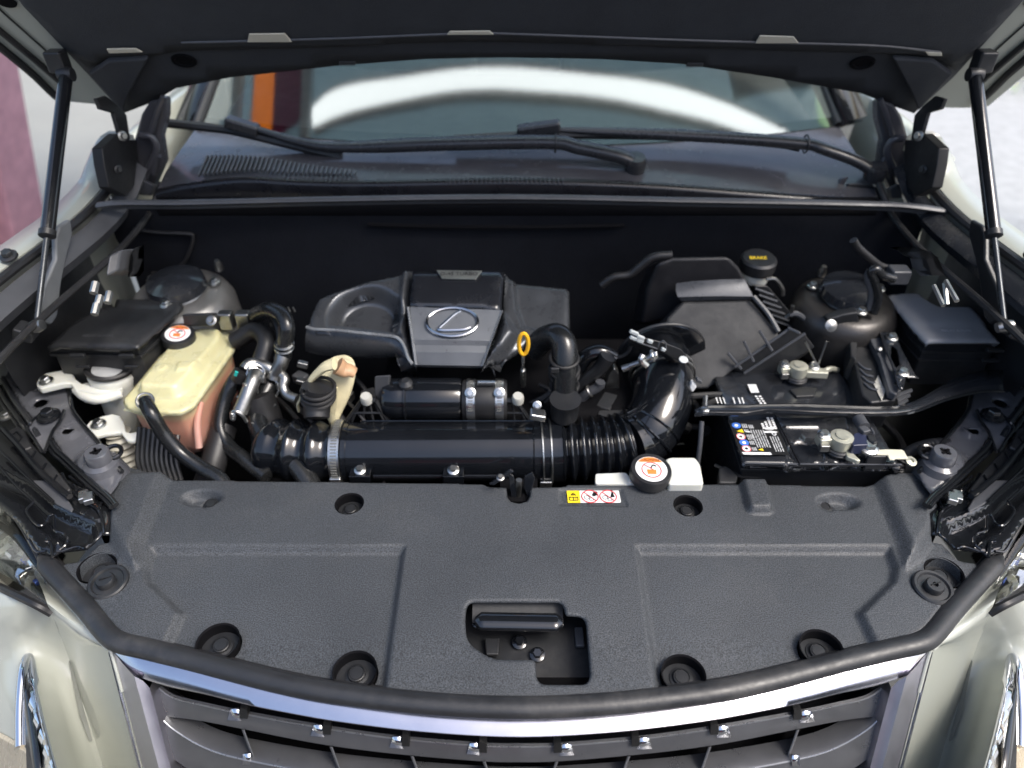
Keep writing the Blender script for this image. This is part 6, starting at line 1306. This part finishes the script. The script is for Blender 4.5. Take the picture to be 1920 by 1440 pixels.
LT = sp2([(-1.37, 2.385), (-1.19, 2.385), (-.67, 2.285), (-.02, 2.238), (.53, 2.255), (1.15, 2.355), (1.55, 2.43), (1.95, 2.50)], 5); LBt = sp2([(-1.36, 2.31), (-1.17, 2.29), (-.67, 2.22), (-.02, 2.178), (.40, 2.185), (.95, 2.24), (1.40, 2.32), (1.85, 2.40)], 5)
lm = bpy.data.materials.new('added_arc_glow'); lm.use_nodes = True; b_ = lm.node_tree.nodes['Principled BSDF']; b_.inputs['Emission Color'].default_value = (.93, 1, 1, 1); b_.inputs['Emission Strength'].default_value = 3.2
MB().loft([[V((p[0], p[1], 3.15)) for p in LT], [V(((p[0] + q[0]) / 2, (p[1] + q[1]) / 2, 3.14)) for p, q in zip(LT, LBt)], [V((p[0], p[1], 3.15)) for p in LBt]]).put('diffuser', lm, al, smooth=60)
MB().loft([[V((p[0], p[1] + .02, 3.17)) for p in LT], [V((p[0], p[1] - .02, 3.17)) for p in LBt]]).put('tray', mat('arc_strip_tray', (.5, .5, .5), .6), al, solid=.05)
# building across the yard in front of the car (seen only in reflections)
bd = thing('facing_building', 'dark shopfront facing the nose of the car, mirrored in its gloss parts', 'building')
MB().box((0, -5.2, 1.5), (16, .3, 3.0)).put('wall', mat('facing_wall', (.10, .10, .105), .7), bd)
MB().box((0, -5.0, 3.05), (16.4, 1.0, .16)).put('roof_edge', mat('facing_roof', (.05, .05, .055), .6), bd)
for x in (-6, -3.2, 2.2, 5): MB().box((x, -5.03, 1.25), (1.8, .06, 1.9)).put('window', mat('shop_glass', (.02, .025, .03), .1), bd)
MB().box((-.6, -5.03, 1.1), (1.5, .06, 2.2)).put('door', mat('red_door', (.30, .05, .06), .5), bd)
# pink post, bush, white wall
pp = thing('pink_pillar', 'pink painted pillar with maroon base at the left edge of the photo', 'pillar')
MB().prism([V((-2.45, 3.3, 0)), V((-2.16, 3.3, 1.3)), V((-2.16, 3.3, 3)), V((-2.9, 3.3, 3)), V((-2.9, 3.3, 0))], (0, .3, 0)).put('shaft', mat('pink_paint', (.58, .30, .36), .6), pp, bevel=.01)
MB().prism([V((-2.54, 3.27, 0)), V((-2.42, 3.27, .75)), V((-2.9, 3.27, .75)), V((-2.9, 3.27, 0))], (0, -.15, 0)).put('base_block', mat('maroon_paint', (.13, .03, .045), .6), pp, bevel=.01)
struct('pale_road', [V((2.2, -20, .006)), V((9, -20, .006)), V((9, 40, .006)), V((2.2, 40, .006))], [(0, 1, 2, 3)], mat('pale_road', (.36, .365, .36), .8))
bs = thing('shrub', 'yellow-green shrub beyond the car at the right edge', 'shrub')
rng = random.Random(2); m = MB(); m2 = MB()
cb_ = Y((1912, 180), 6.5)
for k in range(900):
    d_ = V((rng.gauss(0, .35), rng.gauss(0, .3), rng.gauss(0, .22))); p = cb_ + d_; u = V((rng.uniform(-1, 1), rng.uniform(-1, 1), rng.uniform(-1, 1))).normalized() * .05; v_ = u.cross(V((rng.uniform(-1, 1), rng.uniform(-1, 1), rng.uniform(-1, 1)))).normalized() * .03
    (m if rng.random() < .6 else m2).add([p - u, p + v_, p + u, p - v_], [(0, 1, 2, 3)])
m.put('yellow_leaves', mat('yellow_leaf', (.62, .60, .08), .6), bs, smooth=0, kind='stuff'); m2.put('green_leaves', mat('green_leaf', (.14, .30, .06), .6), bs, smooth=0, kind='stuff')
MB().tube([V((cb_.x, cb_.y, 0)), cb_], .05, 8, smooth=1).put('stem', mat('bark', (.12, .09, .06), .8), bs)
finish()
